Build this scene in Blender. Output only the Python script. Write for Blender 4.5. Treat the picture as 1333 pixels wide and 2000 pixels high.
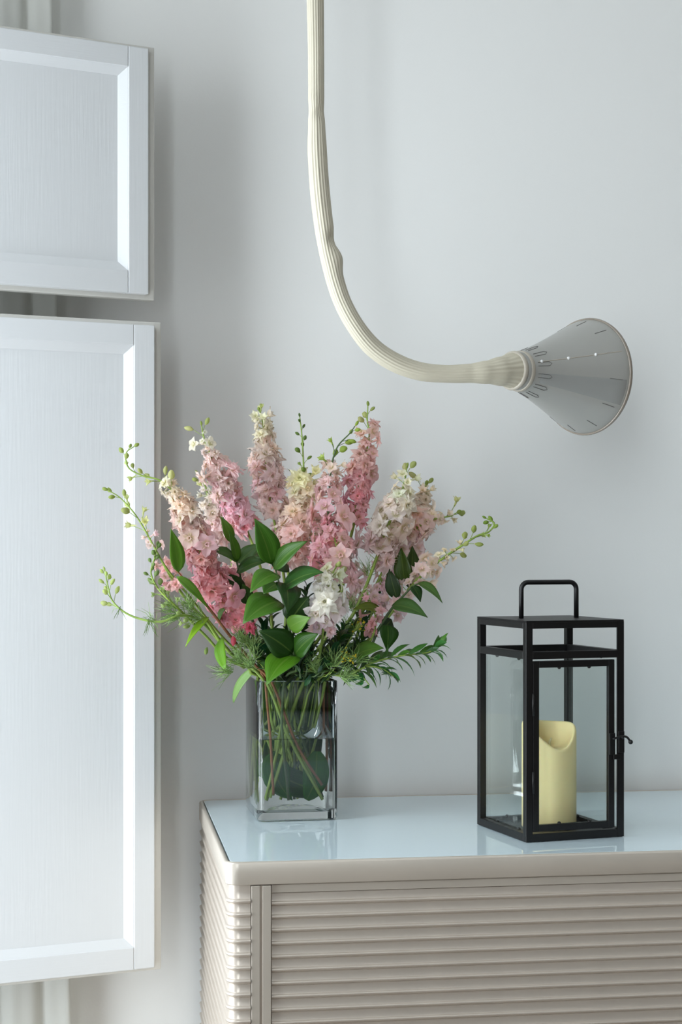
import bpy, math, random
import numpy as np
from mathutils import Vector, Matrix, Quaternion, noise
from mathutils.bvhtree import BVHTree
from mathutils.kdtree import KDTree

random.seed(7)
scene = bpy.context.scene
for o in list(bpy.data.objects):
    bpy.data.objects.remove(o)
COL = scene.collection
PI = math.pi

# ------------------------------------------------------------------ camera
FPX = 3300.0                      # focal length in pixels of the 1333x2000 frame
HORIZON = 1075.0
YAW = math.radians(8.33)
CAM = Vector((0.0, 0.0, 1.084))
FWD = Vector((math.sin(YAW), math.cos(YAW), 0))
RIGHT = Vector((math.cos(YAW), -math.sin(YAW), 0))
UP = Vector((0, 0, 1))
cd = bpy.data.cameras.new('camera')
cam = bpy.data.objects.new('camera', cd)
COL.objects.link(cam)
cam.location = CAM
cam.rotation_euler = (PI / 2, 0, -YAW)
cd.sensor_fit = 'AUTO'
cd.sensor_width = 36.0
cd.lens = FPX * 36.0 / 2000.0
cd.shift_y = (HORIZON - 1000.0) / 2000.0
cd.clip_start = 0.02
scene.camera = cam

# ------------------------------------------------------------------ light
LEFT_X, BACK_Y, RIGHT_X, REAR_Y, CEIL_Z = -0.52, 2.356, 4.2, -4.2, 2.65
# shutter window, added unseen fill window: (y0, y1, z0, z1, lamp power)
OPENINGS = [(1.45, 2.11, 0.05, 2.00, 29.0), (-1.70, 0.10, 0.75, 2.40, 92.0)]
world = bpy.data.worlds.new('world')
scene.world = world
world.use_nodes = True
bg = world.node_tree.nodes['Background']
bg.inputs['Color'].default_value = (0.80, 0.90, 1.0, 1)
bg.inputs['Strength'].default_value = 1.0
for (wy0, wy1, wz0, wz1, pw_) in OPENINGS:
    la = bpy.data.lights.new('window_and_fill_light', 'AREA')  # second lamp is fill, added to even out the wall
    la.shape = 'RECTANGLE'
    la.size = wz1 - wz0 + 0.1
    la.size_y = wy1 - wy0 + 0.1
    la.energy = pw_
    la.color = (0.87, 0.95, 1.0)
    lo = bpy.data.objects.new('window_and_fill_light', la)
    COL.objects.link(lo)
    lo.location = (LEFT_X - 0.13, (wy0 + wy1) / 2, (wz0 + wz1) / 2)
    lo.rotation_euler = (0, -PI / 2, 0)
scene.view_settings.view_transform = 'Standard'
scene.view_settings.look = 'None'
scene.view_settings.gamma = 1.0
scene.view_settings.use_curve_mapping = False
scene.view_settings.exposure = 0.20
scene.cycles.use_denoising = True
scene.cycles.max_bounces = 16
scene.cycles.transmission_bounces = 16
scene.cycles.transparent_max_bounces = 24
scene.cycles.diffuse_bounces = 6
scene.cycles.sample_clamp_indirect = 6.0


# ------------------------------------------------------------------ helpers
def P(px, py, D):
    """a point seen at (px, py) in the frame, D metres in front of the camera"""
    return CAM + RIGHT * ((px - 666.5) / FPX * D) + FWD * D + UP * ((HORIZON - py) / FPX * D)


def lin(c):
    c = c / 255.0
    return c / 12.92 if c <= 0.04045 else ((c + 0.055) / 1.055) ** 2.4


def rgb(r, g, b, k=1.0):
    return (min(1, lin(r) * k), min(1, lin(g) * k), min(1, lin(b) * k), 1.0)


def mesh(name, verts, faces, mat=None, smooth=False, uvs=None):
    me = bpy.data.meshes.new(name)
    me.from_pydata([tuple(v) for v in verts], [], faces)
    if uvs is not None:
        uv = me.uv_layers.new(name='UVMap')
        li = np.empty(len(me.loops), dtype=np.int32)
        me.loops.foreach_get('vertex_index', li)
        uv.data.foreach_set('uv', np.asarray(uvs, dtype=np.float32)[li].ravel())
    if mat:
        me.materials.append(mat)
    if smooth:
        me.polygons.foreach_set('use_smooth', [True] * len(me.polygons))
    me.update()
    return me


def link(name, me, parent=None, loc=(0, 0, 0), rot=None, scale=None, color=None):
    o = bpy.data.objects.new(name, me)
    COL.objects.link(o)
    o.location = loc
    if rot is not None:
        if isinstance(rot, Quaternion):
            o.rotation_mode = 'QUATERNION'
            o.rotation_quaternion = rot
        else:
            o.rotation_euler = rot
    if scale is not None:
        o.scale = scale if hasattr(scale, '__len__') else (scale,) * 3
    if color is not None:
        o.color = color
    if parent is not None:
        o.parent = parent
    return o


def thing(name, label, cat, loc=(0, 0, 0), rotz=0.0, group=None):
    o = bpy.data.objects.new(name, None)
    COL.objects.link(o)
    o.location = loc
    o.rotation_euler = (0, 0, rotz)
    o.empty_display_size = 0.03
    return tag(o, label, cat, group)


def tag(o, label, cat, group=None):
    o['label'] = label
    o['category'] = cat
    if group:
        o['group'] = group
    return o


def structure(o):
    o['kind'] = 'structure'
    return o


class MB:
    """collects shapes into one mesh"""

    def __init__(self):
        self.v, self.f = [], []

    def add(self, vs, fs):
        b = len(self.v)
        self.v += [Vector(p) for p in vs]
        self.f += [tuple(i + b for i in f) for f in fs]
        return self

    def box(self, x0, x1, y0, y1, z0, z1):
        return self.add([(x0, y0, z0), (x1, y0, z0), (x1, y1, z0), (x0, y1, z0),
                         (x0, y0, z1), (x1, y0, z1), (x1, y1, z1), (x0, y1, z1)],
                        [(0, 3, 2, 1), (4, 5, 6, 7), (0, 1, 5, 4), (1, 2, 6, 5), (2, 3, 7, 6), (3, 0, 4, 7)])

    def loops(self, rings, cap0=True, cap1=True, close=False):
        n = len(rings[0])
        b = len(self.v)
        for r in rings:
            self.v += [Vector(p) for p in r]
        m = len(rings)
        for k in range(m if close else m - 1):
            k2 = (k + 1) % m
            for i in range(n):
                j = (i + 1) % n
                self.f.append((b + k * n + i, b + k * n + j, b + k2 * n + j, b + k2 * n + i))
        if cap0 and not close:
            self.f.append(tuple(b + i for i in reversed(range(n))))
        if cap1 and not close:
            self.f.append(tuple(b + (m - 1) * n + i for i in range(n)))
        return self

    def tube(self, pts, rad, n=8, cap=True):
        pts = [Vector(p) for p in pts]
        rr = rad if hasattr(rad, '__len__') else [rad] * len(pts)
        rings = []
        ref = None
        for i, p in enumerate(pts):
            t = (pts[min(i + 1, len(pts) - 1)] - pts[max(i - 1, 0)]).normalized()
            if ref is None:
                ref = t.orthogonal().normalized()
            ref = (ref - t * ref.dot(t)).normalized()
            b = t.cross(ref)
            rings.append([p + (ref * math.cos(2 * PI * k / n) + b * math.sin(2 * PI * k / n)) * rr[i] for k in range(n)])
        return self.loops(rings, cap, cap)

    def sphere(self, c, r, n=10, m=6):
        c = Vector(c)
        rings = []
        for k in range(m + 1):
            a = PI * k / m
            s = max(math.sin(a), 0.02)
            rings.append([c + Vector((math.cos(2 * PI * i / n) * s * r, math.sin(2 * PI * i / n) * s * r, -math.cos(a) * r)) for i in range(n)])
        return self.loops(rings)

    def build(self, name, mat, parent=None, smooth=False, bevel=0, **kw):
        o = link(name, mesh(name, self.v, self.f, mat, smooth), parent, **kw)
        if bevel:
            md = o.modifiers.new('bevel', 'BEVEL')
            md.width = bevel
            md.segments = 2
            md.limit_method = 'ANGLE'
        return o


def smooth_by_angle(o, ang=35):
    me = o.data
    me.polygons.foreach_set('use_smooth', [True] * len(me.polygons))
    me.set_sharp_from_angle(angle=math.radians(ang))


def catmull(pts, n=10):
    pts = [Vector(p) for p in pts]
    q = [pts[0] * 2 - pts[1]] + pts + [pts[-1] * 2 - pts[-2]]
    out = []
    for i in range(1, len(q) - 2):
        p0, p1, p2, p3 = q[i - 1], q[i], q[i + 1], q[i + 2]
        t1 = max((p1 - p0).length, 1e-5) ** .5
        t2 = t1 + max((p2 - p1).length, 1e-5) ** .5
        t3 = t2 + max((p3 - p2).length, 1e-5) ** .5
        for k in range(n):
            t = t1 + (t2 - t1) * k / n
            a1 = p0 * ((t1 - t) / t1) + p1 * (t / t1)
            a2 = p1 * ((t2 - t) / (t2 - t1)) + p2 * ((t - t1) / (t2 - t1))
            a3 = p2 * ((t3 - t) / (t3 - t2)) + p3 * ((t - t2) / (t3 - t2))
            b1 = a1 * ((t2 - t) / t2) + a2 * (t / t2)
            b2 = a2 * ((t3 - t) / (t3 - t1)) + a3 * ((t - t1) / (t3 - t1))
            out.append(b1 * ((t2 - t) / (t2 - t1)) + b2 * ((t - t1) / (t2 - t1)))
    out.append(pts[-1])
    return out


def rrect(hx, hy, r, z, n=4, cx=0, cy=0):
    out = []
    for (sx, sy, a0) in ((1, 1, 0), (-1, 1, PI / 2), (-1, -1, PI), (1, -1, 3 * PI / 2)):
        for k in range(n + 1):
            a = a0 + PI / 2 * k / n
            out.append((cx + sx * (hx - r) + r * math.cos(a), cy + sy * (hy - r) + r * math.sin(a), z))
    return out


# ------------------------------------------------------------------ materials
def new_mat(name):
    m = bpy.data.materials.new(name)
    m.use_nodes = True
    nt = m.node_tree
    return m, nt, nt.nodes['Principled BSDF'], nt.nodes['Material Output']


def plain(name, col, rough=0.5, metal=0.0, spec=0.5, bump=0.0, bscale=200.0, var=0.0, vscale=20.0, stretch=None, coat=0.0):
    m, nt, b, out = new_mat(name)
    N, L = nt.nodes, nt.links
    b.inputs['Base Color'].default_value = col
    b.inputs['Roughness'].default_value = rough
    b.inputs['Metallic'].default_value = metal
    b.inputs['Specular IOR Level'].default_value = spec
    b.inputs['Coat Weight'].default_value = coat
    if bump or var:
        tc = N.new('ShaderNodeTexCoord')
        mp = N.new('ShaderNodeMapping')
        L.new(tc.outputs['Object'], mp.inputs['Vector'])
        if stretch:
            mp.inputs['Scale'].default_value = stretch
    if var:
        nz = N.new('ShaderNodeTexNoise')
        nz.inputs['Scale'].default_value = vscale
        nz.inputs['Detail'].default_value = 4
        L.new(mp.outputs['Vector'], nz.inputs['Vector'])
        rp = N.new('ShaderNodeValToRGB')
        rp.color_ramp.elements[0].position = 0.3
        rp.color_ramp.elements[1].position = 0.7
        rp.color_ramp.elements[0].color = tuple(c * (1 - var) for c in col[:3]) + (1,)
        rp.color_ramp.elements[1].color = tuple(min(1, c * (1 + var)) for c in col[:3]) + (1,)
        L.new(nz.outputs['Fac'], rp.inputs['Fac'])
        L.new(rp.outputs['Color'], b.inputs['Base Color'])
    if bump:
        nb = N.new('ShaderNodeTexNoise')
        nb.inputs['Scale'].default_value = bscale
        nb.inputs['Detail'].default_value = 3
        L.new(mp.outputs['Vector'], nb.inputs['Vector'])
        bp = N.new('ShaderNodeBump')
        bp.inputs['Strength'].default_value = bump
        bp.inputs['Distance'].default_value = 0.002
        L.new(nb.outputs['Fac'], bp.inputs['Height'])
        L.new(bp.outputs['Normal'], b.inputs['Normal'])
    return m


def pane_mat(name, tint):
    """clear thin pane: see-through with a fresnel reflection"""
    m, nt, b, out = new_mat(name)
    N, L = nt.nodes, nt.links
    N.remove(b)
    tr = N.new('ShaderNodeBsdfTransparent')
    tr.inputs['Color'].default_value = tint
    gl = N.new('ShaderNodeBsdfGlossy')
    gl.inputs['Roughness'].default_value = 0.0
    lw_ = N.new('ShaderNodeLayerWeight')
    lw_.inputs['Blend'].default_value = 0.5
    pw = N.new('ShaderNodeMath')
    pw.operation = 'POWER'
    pw.inputs[1].default_value = 4.0
    L.new(lw_.outputs['Facing'], pw.inputs[0])
    fr = N.new('ShaderNodeMapRange')
    fr.inputs['To Min'].default_value = 0.035
    fr.inputs['To Max'].default_value = 0.7
    L.new(pw.outputs['Value'], fr.inputs['Value'])
    mx = N.new('ShaderNodeMixShader')
    L.new(fr.outputs['Result'], mx.inputs['Fac'])
    L.new(tr.outputs['BSDF'], mx.inputs[1])
    L.new(gl.outputs['BSDF'], mx.inputs[2])
    L.new(mx.outputs['Shader'], out.inputs['Surface'])
    return m


def glass_mat(name, col, ior):
    m, nt, b, out = new_mat(name)
    b.inputs['Base Color'].default_value = col
    b.inputs['Roughness'].default_value = 0.0
    b.inputs['IOR'].default_value = ior
    b.inputs['Transmission Weight'].default_value = 1.0
    return m


def plant_mat(name, kind):
    """petals, buds and leaves: the object's own colour, veins along the blade, light passing through"""
    m, nt, b, out = new_mat(name)
    N, L = nt.nodes, nt.links
    oi = N.new('ShaderNodeObjectInfo')
    uv = N.new('ShaderNodeUVMap')
    sp = N.new('ShaderNodeSeparateXYZ')
    L.new(uv.outputs['UV'], sp.inputs['Vector'])
    hs = N.new('ShaderNodeHueSaturation')
    ma = N.new('ShaderNodeMapRange')
    L.new(oi.outputs['Random'], ma.inputs['Value'])
    ma.inputs['To Min'].default_value = 0.86 if kind != 'petal' else 0.92
    ma.inputs['To Max'].default_value = 1.12 if kind != 'petal' else 1.06
    L.new(ma.outputs['Result'], hs.inputs['Value'])
    L.new(oi.outputs['Color'], hs.inputs['Color'])
    mixn = N.new('ShaderNodeMix')
    mixn.data_type = 'RGBA'
    L.new(hs.outputs['Color'], mixn.inputs[6])
    if kind == 'petal':
        mixn.inputs[7].default_value = rgb(186, 190, 96)
        rp = N.new('ShaderNodeValToRGB')
        rp.color_ramp.elements[0].position = 0.0
        rp.color_ramp.elements[0].color = (0.55, 0.55, 0.55, 1)
        rp.color_ramp.elements[1].position = 0.36
        rp.color_ramp.elements[1].color = (0, 0, 0, 1)
        L.new(sp.outputs['Y'], rp.inputs['Fac'])
        L.new(rp.outputs['Color'], mixn.inputs[0])
    else:
        mixn.inputs[7].default_value = rgb(150, 175, 90)
        rp = N.new('ShaderNodeValToRGB')          # pale midrib
        e = rp.color_ramp.elements
        e[0].position, e[0].color = 0.46, (0, 0, 0, 1)
        e[1].position, e[1].color = 0.5, (0.28, 0.28, 0.28, 1)
        e2 = rp.color_ramp.elements.new(0.54)
        e2.color = (0, 0, 0, 1)
        L.new(sp.outputs['X'], rp.inputs['Fac'])
        L.new(rp.outputs['Color'], mixn.inputs[0])
        wv = N.new('ShaderNodeTexWave')
        wv.inputs['Scale'].default_value = 4.0
        wv.inputs['Distortion'].default_value = 0.6
        L.new(uv.outputs['UV'], wv.inputs['Vector'])
        bp = N.new('ShaderNodeBump')
        bp.inputs['Strength'].default_value = 0.12
        bp.inputs['Distance'].default_value = 0.001
        L.new(wv.outputs['Fac'], bp.inputs['Height'])
        L.new(bp.outputs['Normal'], b.inputs['Normal'])
    L.new(mixn.outputs[2], b.inputs['Base Color'])
    b.inputs['Roughness'].default_value = 0.6 if kind == 'petal' else 0.36
    b.inputs['Specular IOR Level'].default_value = 0.25 if kind == 'petal' else 0.38
    tl = N.new('ShaderNodeBsdfTranslucent')
    L.new(mixn.outputs[2], tl.inputs['Color'])
    mx = N.new('ShaderNodeMixShader')
    mx.inputs['Fac'].default_value = 0.55 if kind == 'petal' else 0.25
    L.new(b.outputs['BSDF'], mx.inputs[1])
    L.new(tl.outputs['BSDF'], mx.inputs[2])
    L.new(mx.outputs['Shader'], out.inputs['Surface'])
    return m


def sheer_mat(name, col):
    m, nt, b, out = new_mat(name)
    N, L = nt.nodes, nt.links
    b.inputs['Base Color'].default_value = col
    b.inputs['Roughness'].default_value = 0.9
    tl = N.new('ShaderNodeBsdfTranslucent')
    tl.inputs['Color'].default_value = col
    mx = N.new('ShaderNodeMixShader')
    mx.inputs['Fac'].default_value = 0.5
    L.new(b.outputs['BSDF'], mx.inputs[1])
    L.new(tl.outputs['BSDF'], mx.inputs[2])
    L.new(mx.outputs['Shader'], out.inputs['Surface'])
    return m


M = {}
M['wall'] = plain('wall_paint', rgb(234, 234, 232), 0.85, bump=0.04, bscale=300)
M['wall_far'] = plain('wall_paint_grey', rgb(74, 70, 66), 0.85)
M['ceiling'] = plain('ceiling_paint', rgb(232, 232, 230), 0.9)
M['floor'] = plain('floor_boards', rgb(120, 104, 88), 0.5, var=0.15, vscale=6, stretch=(1, 12, 1))
M['trim'] = plain('white_trim', rgb(236, 236, 236), 0.5)
M['shutter'] = plain('shutter_white_paint', rgb(216, 218, 220), 0.45, bump=0.07, bscale=40, stretch=(9, 9, 0.35))
M['shutter_rail'] = plain('shutter_rail_paint', rgb(216, 218, 220), 0.45, bump=0.08, bscale=60, stretch=(0.5, 9, 9))
M['shutter_edge'] = plain('shutter_edge_paint', rgb(214, 212, 206), 0.5)
M['curtain'] = sheer_mat('sheer_curtain', rgb(236, 236, 232))
M['cab'] = plain('cabinet_lacquer', rgb(204, 193, 181), 0.34, metal=0.4, spec=0.5, var=0.025, vscale=30)
M['cabframe'] = plain('cabinet_frame_lacquer', rgb(202, 193, 181), 0.36, metal=0.3, spec=0.5, var=0.03, vscale=12)
M['cabdark'] = plain('cabinet_inside', rgb(96, 92, 88), 0.7)
M['topglass'] = plain('painted_glass_top', rgb(228, 246, 254), 0.02, spec=0.6, coat=0.3)
M['black'] = plain('black_powder_coat', rgb(13, 12, 13), 0.45, spec=0.5, bump=0.05, bscale=800)
M['pane'] = pane_mat('lantern_pane', (0.965, 0.985, 0.98, 1))
M['candle'] = plain('ivory_wax', rgb(250, 229, 172), 0.55, spec=0.4, bump=0.1, bscale=30)
M['candle'].node_tree.nodes['Principled BSDF'].inputs['Subsurface Weight'].default_value = 0.35
M['candle'].node_tree.nodes['Principled BSDF'].inputs['Subsurface Radius'].default_value = (0.02, 0.013, 0.006)
M['wick'] = plain('wick', rgb(225, 215, 175), 0.7)
M['glass'] = glass_mat('vase_glass', (0.975, 0.992, 0.988, 1), 1.47)
M['water'] = glass_mat('water', (0.98, 0.995, 0.985, 1), 1.33)
M['petal'] = plant_mat('petal', 'petal')
M['leaf'] = plant_mat('leaf', 'leaf')
M['leaf_wet'] = plant_mat('leaf_under_water', 'leaf')
M['leaf_wet'].node_tree.nodes['Principled BSDF'].inputs['Specular IOR Level'].default_value = 0.03
M['bud'] = plant_mat('bud', 'petal')
M['stem'] = plain('stem_green', rgb(132, 156, 66), 0.5, var=0.2, vscale=60)
M['stem_dark'] = plain('stem_dark_green', rgb(70, 92, 50), 0.5, var=0.2, vscale=60)
M['stem_lime'] = plain('stem_lime', rgb(138, 164, 78), 0.5, var=0.15, vscale=60)
M['twig'] = plain('twig_brown', rgb(140, 92, 58), 0.6, var=0.2, vscale=80)
M['fern'] = plain('feathery_green', rgb(122, 152, 84), 0.6)
M['pipe'] = plain('cream_ribbed_sleeve', rgb(204, 197, 178), 0.55, spec=0.35, var=0.03, vscale=15)
M['shade'] = plain('grey_translucent_shade', rgb(172, 171, 166), 0.3, spec=0.6, var=0.02, vscale=20)
M['shade'].node_tree.nodes['Principled BSDF'].inputs['Alpha'].default_value = 0.93
M['shade_wedge'] = plain('blue_grey_wedge', rgb(172, 178, 180), 0.2, spec=0.6)
M['shade_wedge'].node_tree.nodes['Principled BSDF'].inputs['Alpha'].default_value = 0.22
M['collar'] = plain('collar_plastic', rgb(186, 178, 164), 0.3, spec=0.6)
M['slot'] = plain('slot_dark', rgb(92, 90, 86), 0.5)
M['rim'] = plain('smoky_rim', rgb(140, 130, 118), 0.2, spec=0.7)
M['metal'] = plain('brushed_steel', rgb(190, 190, 190), 0.3, metal=1.0)

# ------------------------------------------------------------------ the room
structure(MB().box(LEFT_X - 0.2, RIGHT_X + 0.1, BACK_Y, BACK_Y + 0.12, 0, CEIL_Z).build('wall_back', M['wall']))
structure(MB().box(RIGHT_X, RIGHT_X + 0.1, REAR_Y, BACK_Y, 0, CEIL_Z).build('wall_right', M['wall_far']))
structure(MB().box(LEFT_X - 0.2, RIGHT_X + 0.1, REAR_Y - 0.1, REAR_Y, 0, CEIL_Z).build('wall_rear', M['wall_far']))
lw = MB()
edge = REAR_Y
for (wy0, wy1, wz0, wz1, pw_) in sorted(OPENINGS):
    lw.box(LEFT_X - 0.12, LEFT_X, edge, wy0, 0, CEIL_Z)
    lw.box(LEFT_X - 0.12, LEFT_X, wy0, wy1, 0, wz0).box(LEFT_X - 0.12, LEFT_X, wy0, wy1, wz1, CEIL_Z)
    edge = wy1
lw.box(LEFT_X - 0.12, LEFT_X, edge, BACK_Y, 0, CEIL_Z)
structure(lw.build('wall_left', M['wall']))
structure(MB().box(LEFT_X - 0.2, RIGHT_X + 0.1, REAR_Y - 0.1, BACK_Y + 0.1, -0.1, 0).build('floor', M['floor']))
structure(MB().box(LEFT_X - 0.2, RIGHT_X + 0.1, REAR_Y - 0.1, BACK_Y + 0.1, CEIL_Z, CEIL_Z + 0.1).build('ceiling', M['ceiling']))
structure(MB().box(LEFT_X, RIGHT_X, BACK_Y - 0.012, BACK_Y, 0, 0.09).build('baseboard_back', M['trim'], bevel=0.003))
wx0, wx1, ft = LEFT_X - 0.09, LEFT_X - 0.04, 0.04
for n_, (wy0, wy1, wz0, wz1, pw_) in enumerate(OPENINGS):
    wf = MB()
    wf.box(wx0, wx1, wy0, wy0 + ft, wz0, wz1).box(wx0, wx1, wy1 - ft, wy1, wz0, wz1)
    wf.box(wx0, wx1, wy0 + ft, wy1 - ft, wz0, wz0 + ft).box(wx0, wx1, wy0 + ft, wy1 - ft, wz1 - ft, wz1)
    post = 2.02 if n_ == 0 else (wy0 + wy1) / 2
    wf.box(wx0, LEFT_X - 0.001, post, post + 0.05, wz0 + ft, wz1 - ft)
    structure(wf.build('window_%d' % (n_ + 1), M['trim'], bevel=0.003))  # second frame belongs to the added fill opening, out of view

# ------------------------------------------------------------------ window shutters
def shutter(label, px_right, D_right, ang_cam, py_bot, py_top, group):
    """hinged shutter leaf: local x runs from the free edge back to the hinge, local -y is the seen face"""
    base = P(px_right, py_bot, D_right)
    z0, z1 = base.z, P(px_right, py_top, D_right).z
    a = math.radians(ang_cam)
    d = -(RIGHT * math.cos(a) + FWD * math.sin(a))
    rotz = math.atan2(d.y, d.x)
    width = (base.x - (LEFT_X + 0.006)) / -d.x
    h = z1 - z0
    t = thing('window_shutter', label, 'shutter', base, rotz, group)
    lip, fr, sw, rw = 0.0125, 0.004, 0.028, 0.027
    s = 1                                   # local +y faces the camera side after the turn
    # back lip board, a little larger than the front frame
    MB().box(0, width, -0.014, 0.0, 0, h).build('back_board', M['shutter_edge'], t, bevel=0.0012)
    th = 0.012
    top, bot = h - 0.006, 0.006
    MB().box(lip, lip + sw, 0, th, bot, top).build('stile', M['shutter'], t, bevel=0.0012)
    MB().box(width - 0.05, width, 0, th, bot, top).build('stile', M['shutter'], t, bevel=0.0012)
    x0, x1 = lip + sw + 0.0003, width - 0.0503
    MB().box(x0, x1, 0, th, top - rw, top).build('rail', M['shutter_rail'], t, bevel=0.0008)
    MB().box(x0, x1, 0, th, bot, bot + rw + 0.002).build('rail', M['shutter_rail'], t, bevel=0.0008)
    bz0, bz1 = bot + rw + 0.002, top - rw
    MB().box(x0, x1, 0, 0.004, bz0, bz1).build('centre_panel', M['shutter'], t)
    w = 0.0115                              # splayed moulding round the panel
    def mould(a0, a1, b0, b1):
        # outer edge a0-a1 at the frame face, inner edge b0-b1 down on the panel
        yo, yi = th - 0.0012, 0.0045
        vs = [(a0[0], yo, a0[1]), (a1[0], yo, a1[1]), (b1[0], yi, b1[1]), (b0[0], yi, b0[1]),
              (a0[0], 0.003, a0[1]), (a1[0], 0.003, a1[1]), (b1[0], 0.003, b1[1]), (b0[0], 0.003, b0[1])]
        m = MB().add(vs, [(0, 1, 2, 3), (7, 6, 5, 4), (0, 4, 5, 1), (3, 2, 6, 7), (0, 3, 7, 4), (1, 5, 6, 2)])
        me = mesh('moulding', m.v, m.f, M['shutter_rail'])
        link('moulding', me, t)
    o00, o10, o11, o01 = (x0, bz0), (x1, bz0), (x1, bz1), (x0, bz1)
    i00, i10, i11, i01 = (x0 + w, bz0 + w), (x1 - w, bz0 + w), (x1 - w, bz1 - w), (x0 + w, bz1 - w)
    mould(o00, o01, i00, i01)
    mould(o01, o11, i01, i11)
    mould(o11, o10, i11, i10)
    mould(o10, o00, i10, i00)
    for f in (0.15, 0.85):
        MB().tube([(width + 0.002, 0.004, h * f - 0.03), (width + 0.002, 0.004, h * f + 0.03)], 0.004, 10).build('hinge', M['metal'], t, smooth=True)
    return t


shutter('short upper white wooden shutter with a recessed panel, hung above the tall one', 302, 2.22, 27.0, 587, 93, 'window shutters')
shutter('tall lower white wooden shutter with a recessed panel, beside the ribbed cabinet', 315, 2.22, 24.0, 1893, 630, 'window shutters')

# ------------------------------------------------------------------ sheer curtain bunched in the corner
cv, cf = [], []
cn, cz = 120, 24
z_top, z_bot = CEIL_Z - 0.03, 0.02
for j in range(cz + 1):
    z = z_top + (z_bot - z_top) * j / cz
    k = (z_top - z) / (z_top - z_bot)
    xr = -0.068 + 0.045 * k ** 1.2
    for i in range(cn + 1):
        u = i / cn
        x = LEFT_X + 0.03 + (xr - LEFT_X - 0.03) * u
        ph = u * 2 * PI * 9.0 + 0.9 * math.sin(u * 11)
        y = 2.306 + 0.0055 * math.sin(ph) + 0.002 * math.sin(ph * 2.3 + 1.0 + k * 2)
        cv.append((x + 0.002 * math.cos(ph), y, z))
W = cn + 1
for j in range(cz):
    for i in range(cn):
        cf.append((j * W + i, j * W + i + 1, (j + 1) * W + i + 1, (j + 1) * W + i))
co = link('sheer_curtain', mesh('sheer_curtain', cv, cf, M['curtain'], True))
sd = co.modifiers.new('thickness', 'SOLIDIFY')
sd.thickness = 0.0012
tag(co, 'sheer white pleated curtain hanging behind the shutters', 'curtain')

# ------------------------------------------------------------------ cabinet
CX0, CX1, CYF, CYB, CZT = 0.143, 1.78, 1.859, 2.336, 0.740
ccx, ccy = (CX0 + CX1) / 2, (CYF + CYB) / 2
chx, chy = (CX1 - CX0) / 2, (CYB - CYF) / 2
cabinet = thing('sideboard', 'pale beige metal sideboard with horizontal ribs and a pale blue glass top', 'sideboard', (ccx, ccy, 0))
FH = 0.0255
fb = MB()
ro = 0.016
o1 = rrect(chx - 0.0012, chy - 0.0012, ro, CZT - FH, 6)
o2 = rrect(chx, chy, ro, CZT - FH + 0.0012, 6)
o3 = rrect(chx, chy, ro, CZT - 0.0022, 6)
o3b = rrect(chx - 0.0006, chy - 0.0006, ro, CZT - 0.0008, 6)
o4 = rrect(chx - 0.0022, chy - 0.0022, ro - 0.002, CZT, 6)
i1 = rrect(chx - 0.0042, chy - 0.0042, ro - 0.004, CZT, 6)
i2 = rrect(chx - 0.0052, chy - 0.0052, ro - 0.005, CZT - 0.001, 6)
i3 = rrect(chx - 0.0052, chy - 0.0052, ro - 0.005, CZT - FH, 6)
fb.loops([o1, o2, o3, o3b, o4, i1, i2, i3], close=True)
fo = fb.build('top_frame', M['cabframe'], cabinet)
smooth_by_angle(fo, 50)
gt = MB()
gx, gy = chx - 0.0052 - 0.0016, chy - 0.0052 - 0.0016
gt.loops([rrect(gx, gy, 0.008, CZT - 0.012, 5), rrect(gx, gy, 0.008, CZT - 0.0010, 5), rrect(gx - 0.0007, gy - 0.0007, 0.0075, CZT - 0.0004, 5)])
gt.build('glass_top', M['topglass'], cabinet)
MB().box(-chx + 0.008, chx - 0.008, -chy + 0.008, chy - 0.008, CZT - 0.022, CZT - 0.0122).build('top_tray', M['cabdark'], cabinet)
# inner body
BT = CZT - FH
MB().box(-chx + 0.016, chx - 0.016, -chy + 0.016, chy - 0.006, 0.07, BT).build('body', M['cabdark'], cabinet)
MB().box(-chx + 0.05, chx - 0.05, -chy + 0.05, chy - 0.03, 0, 0.07).build('plinth', M['cabdark'], cabinet, bevel=0.002)
PITCH = 0.01477
RIB = [(0.0, 0.0), (0.0, -0.0082), (0.0004, -0.0087), (0.0015, -0.0091), (0.0024, -0.0098), (0.0028, -0.0108), (0.0026, -0.0119),
       (0.0016, -0.0129), (0.0003, -0.0134), (-0.0006, -0.0140), (0.0, -PITCH), (-0.0035, -PITCH), (-0.0035, 0.0)]


def sweep_rib(path):
    rings = [[Vector((p[0] + nrm[0] * o, p[1] + nrm[1] * o, z)) for o, z in RIB] for p, nrm in path]
    m = MB().loops(rings)
    me = mesh('slat', m.v, m.f, M['cab'], True)
    me.set_sharp_from_angle(angle=math.radians(60))
    return me


SX = -chx + 0.004
SYF = -chy + 0.003
rc = 0.013
stub_end = 0.1715 - ccx
def wrap(sign):
    path = [((sign * SX, chy - 0.004), (-sign, 0)), ((sign * SX, SYF + rc), (-sign, 0))]
    for k in range(1, 7):
        a = PI / 2 * k / 6
        n = (-sign * math.cos(a), -math.sin(a))
        path.append(((sign * (SX + rc) + n[0] * rc, SYF + rc + n[1] * rc), n))
    path.append(((sign * stub_end, SYF), (0, -1)))
    if sign < 0:
        path.reverse()
    return path
rib_l = sweep_rib(wrap(1))
rib_r = sweep_rib(wrap(-1))
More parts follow.
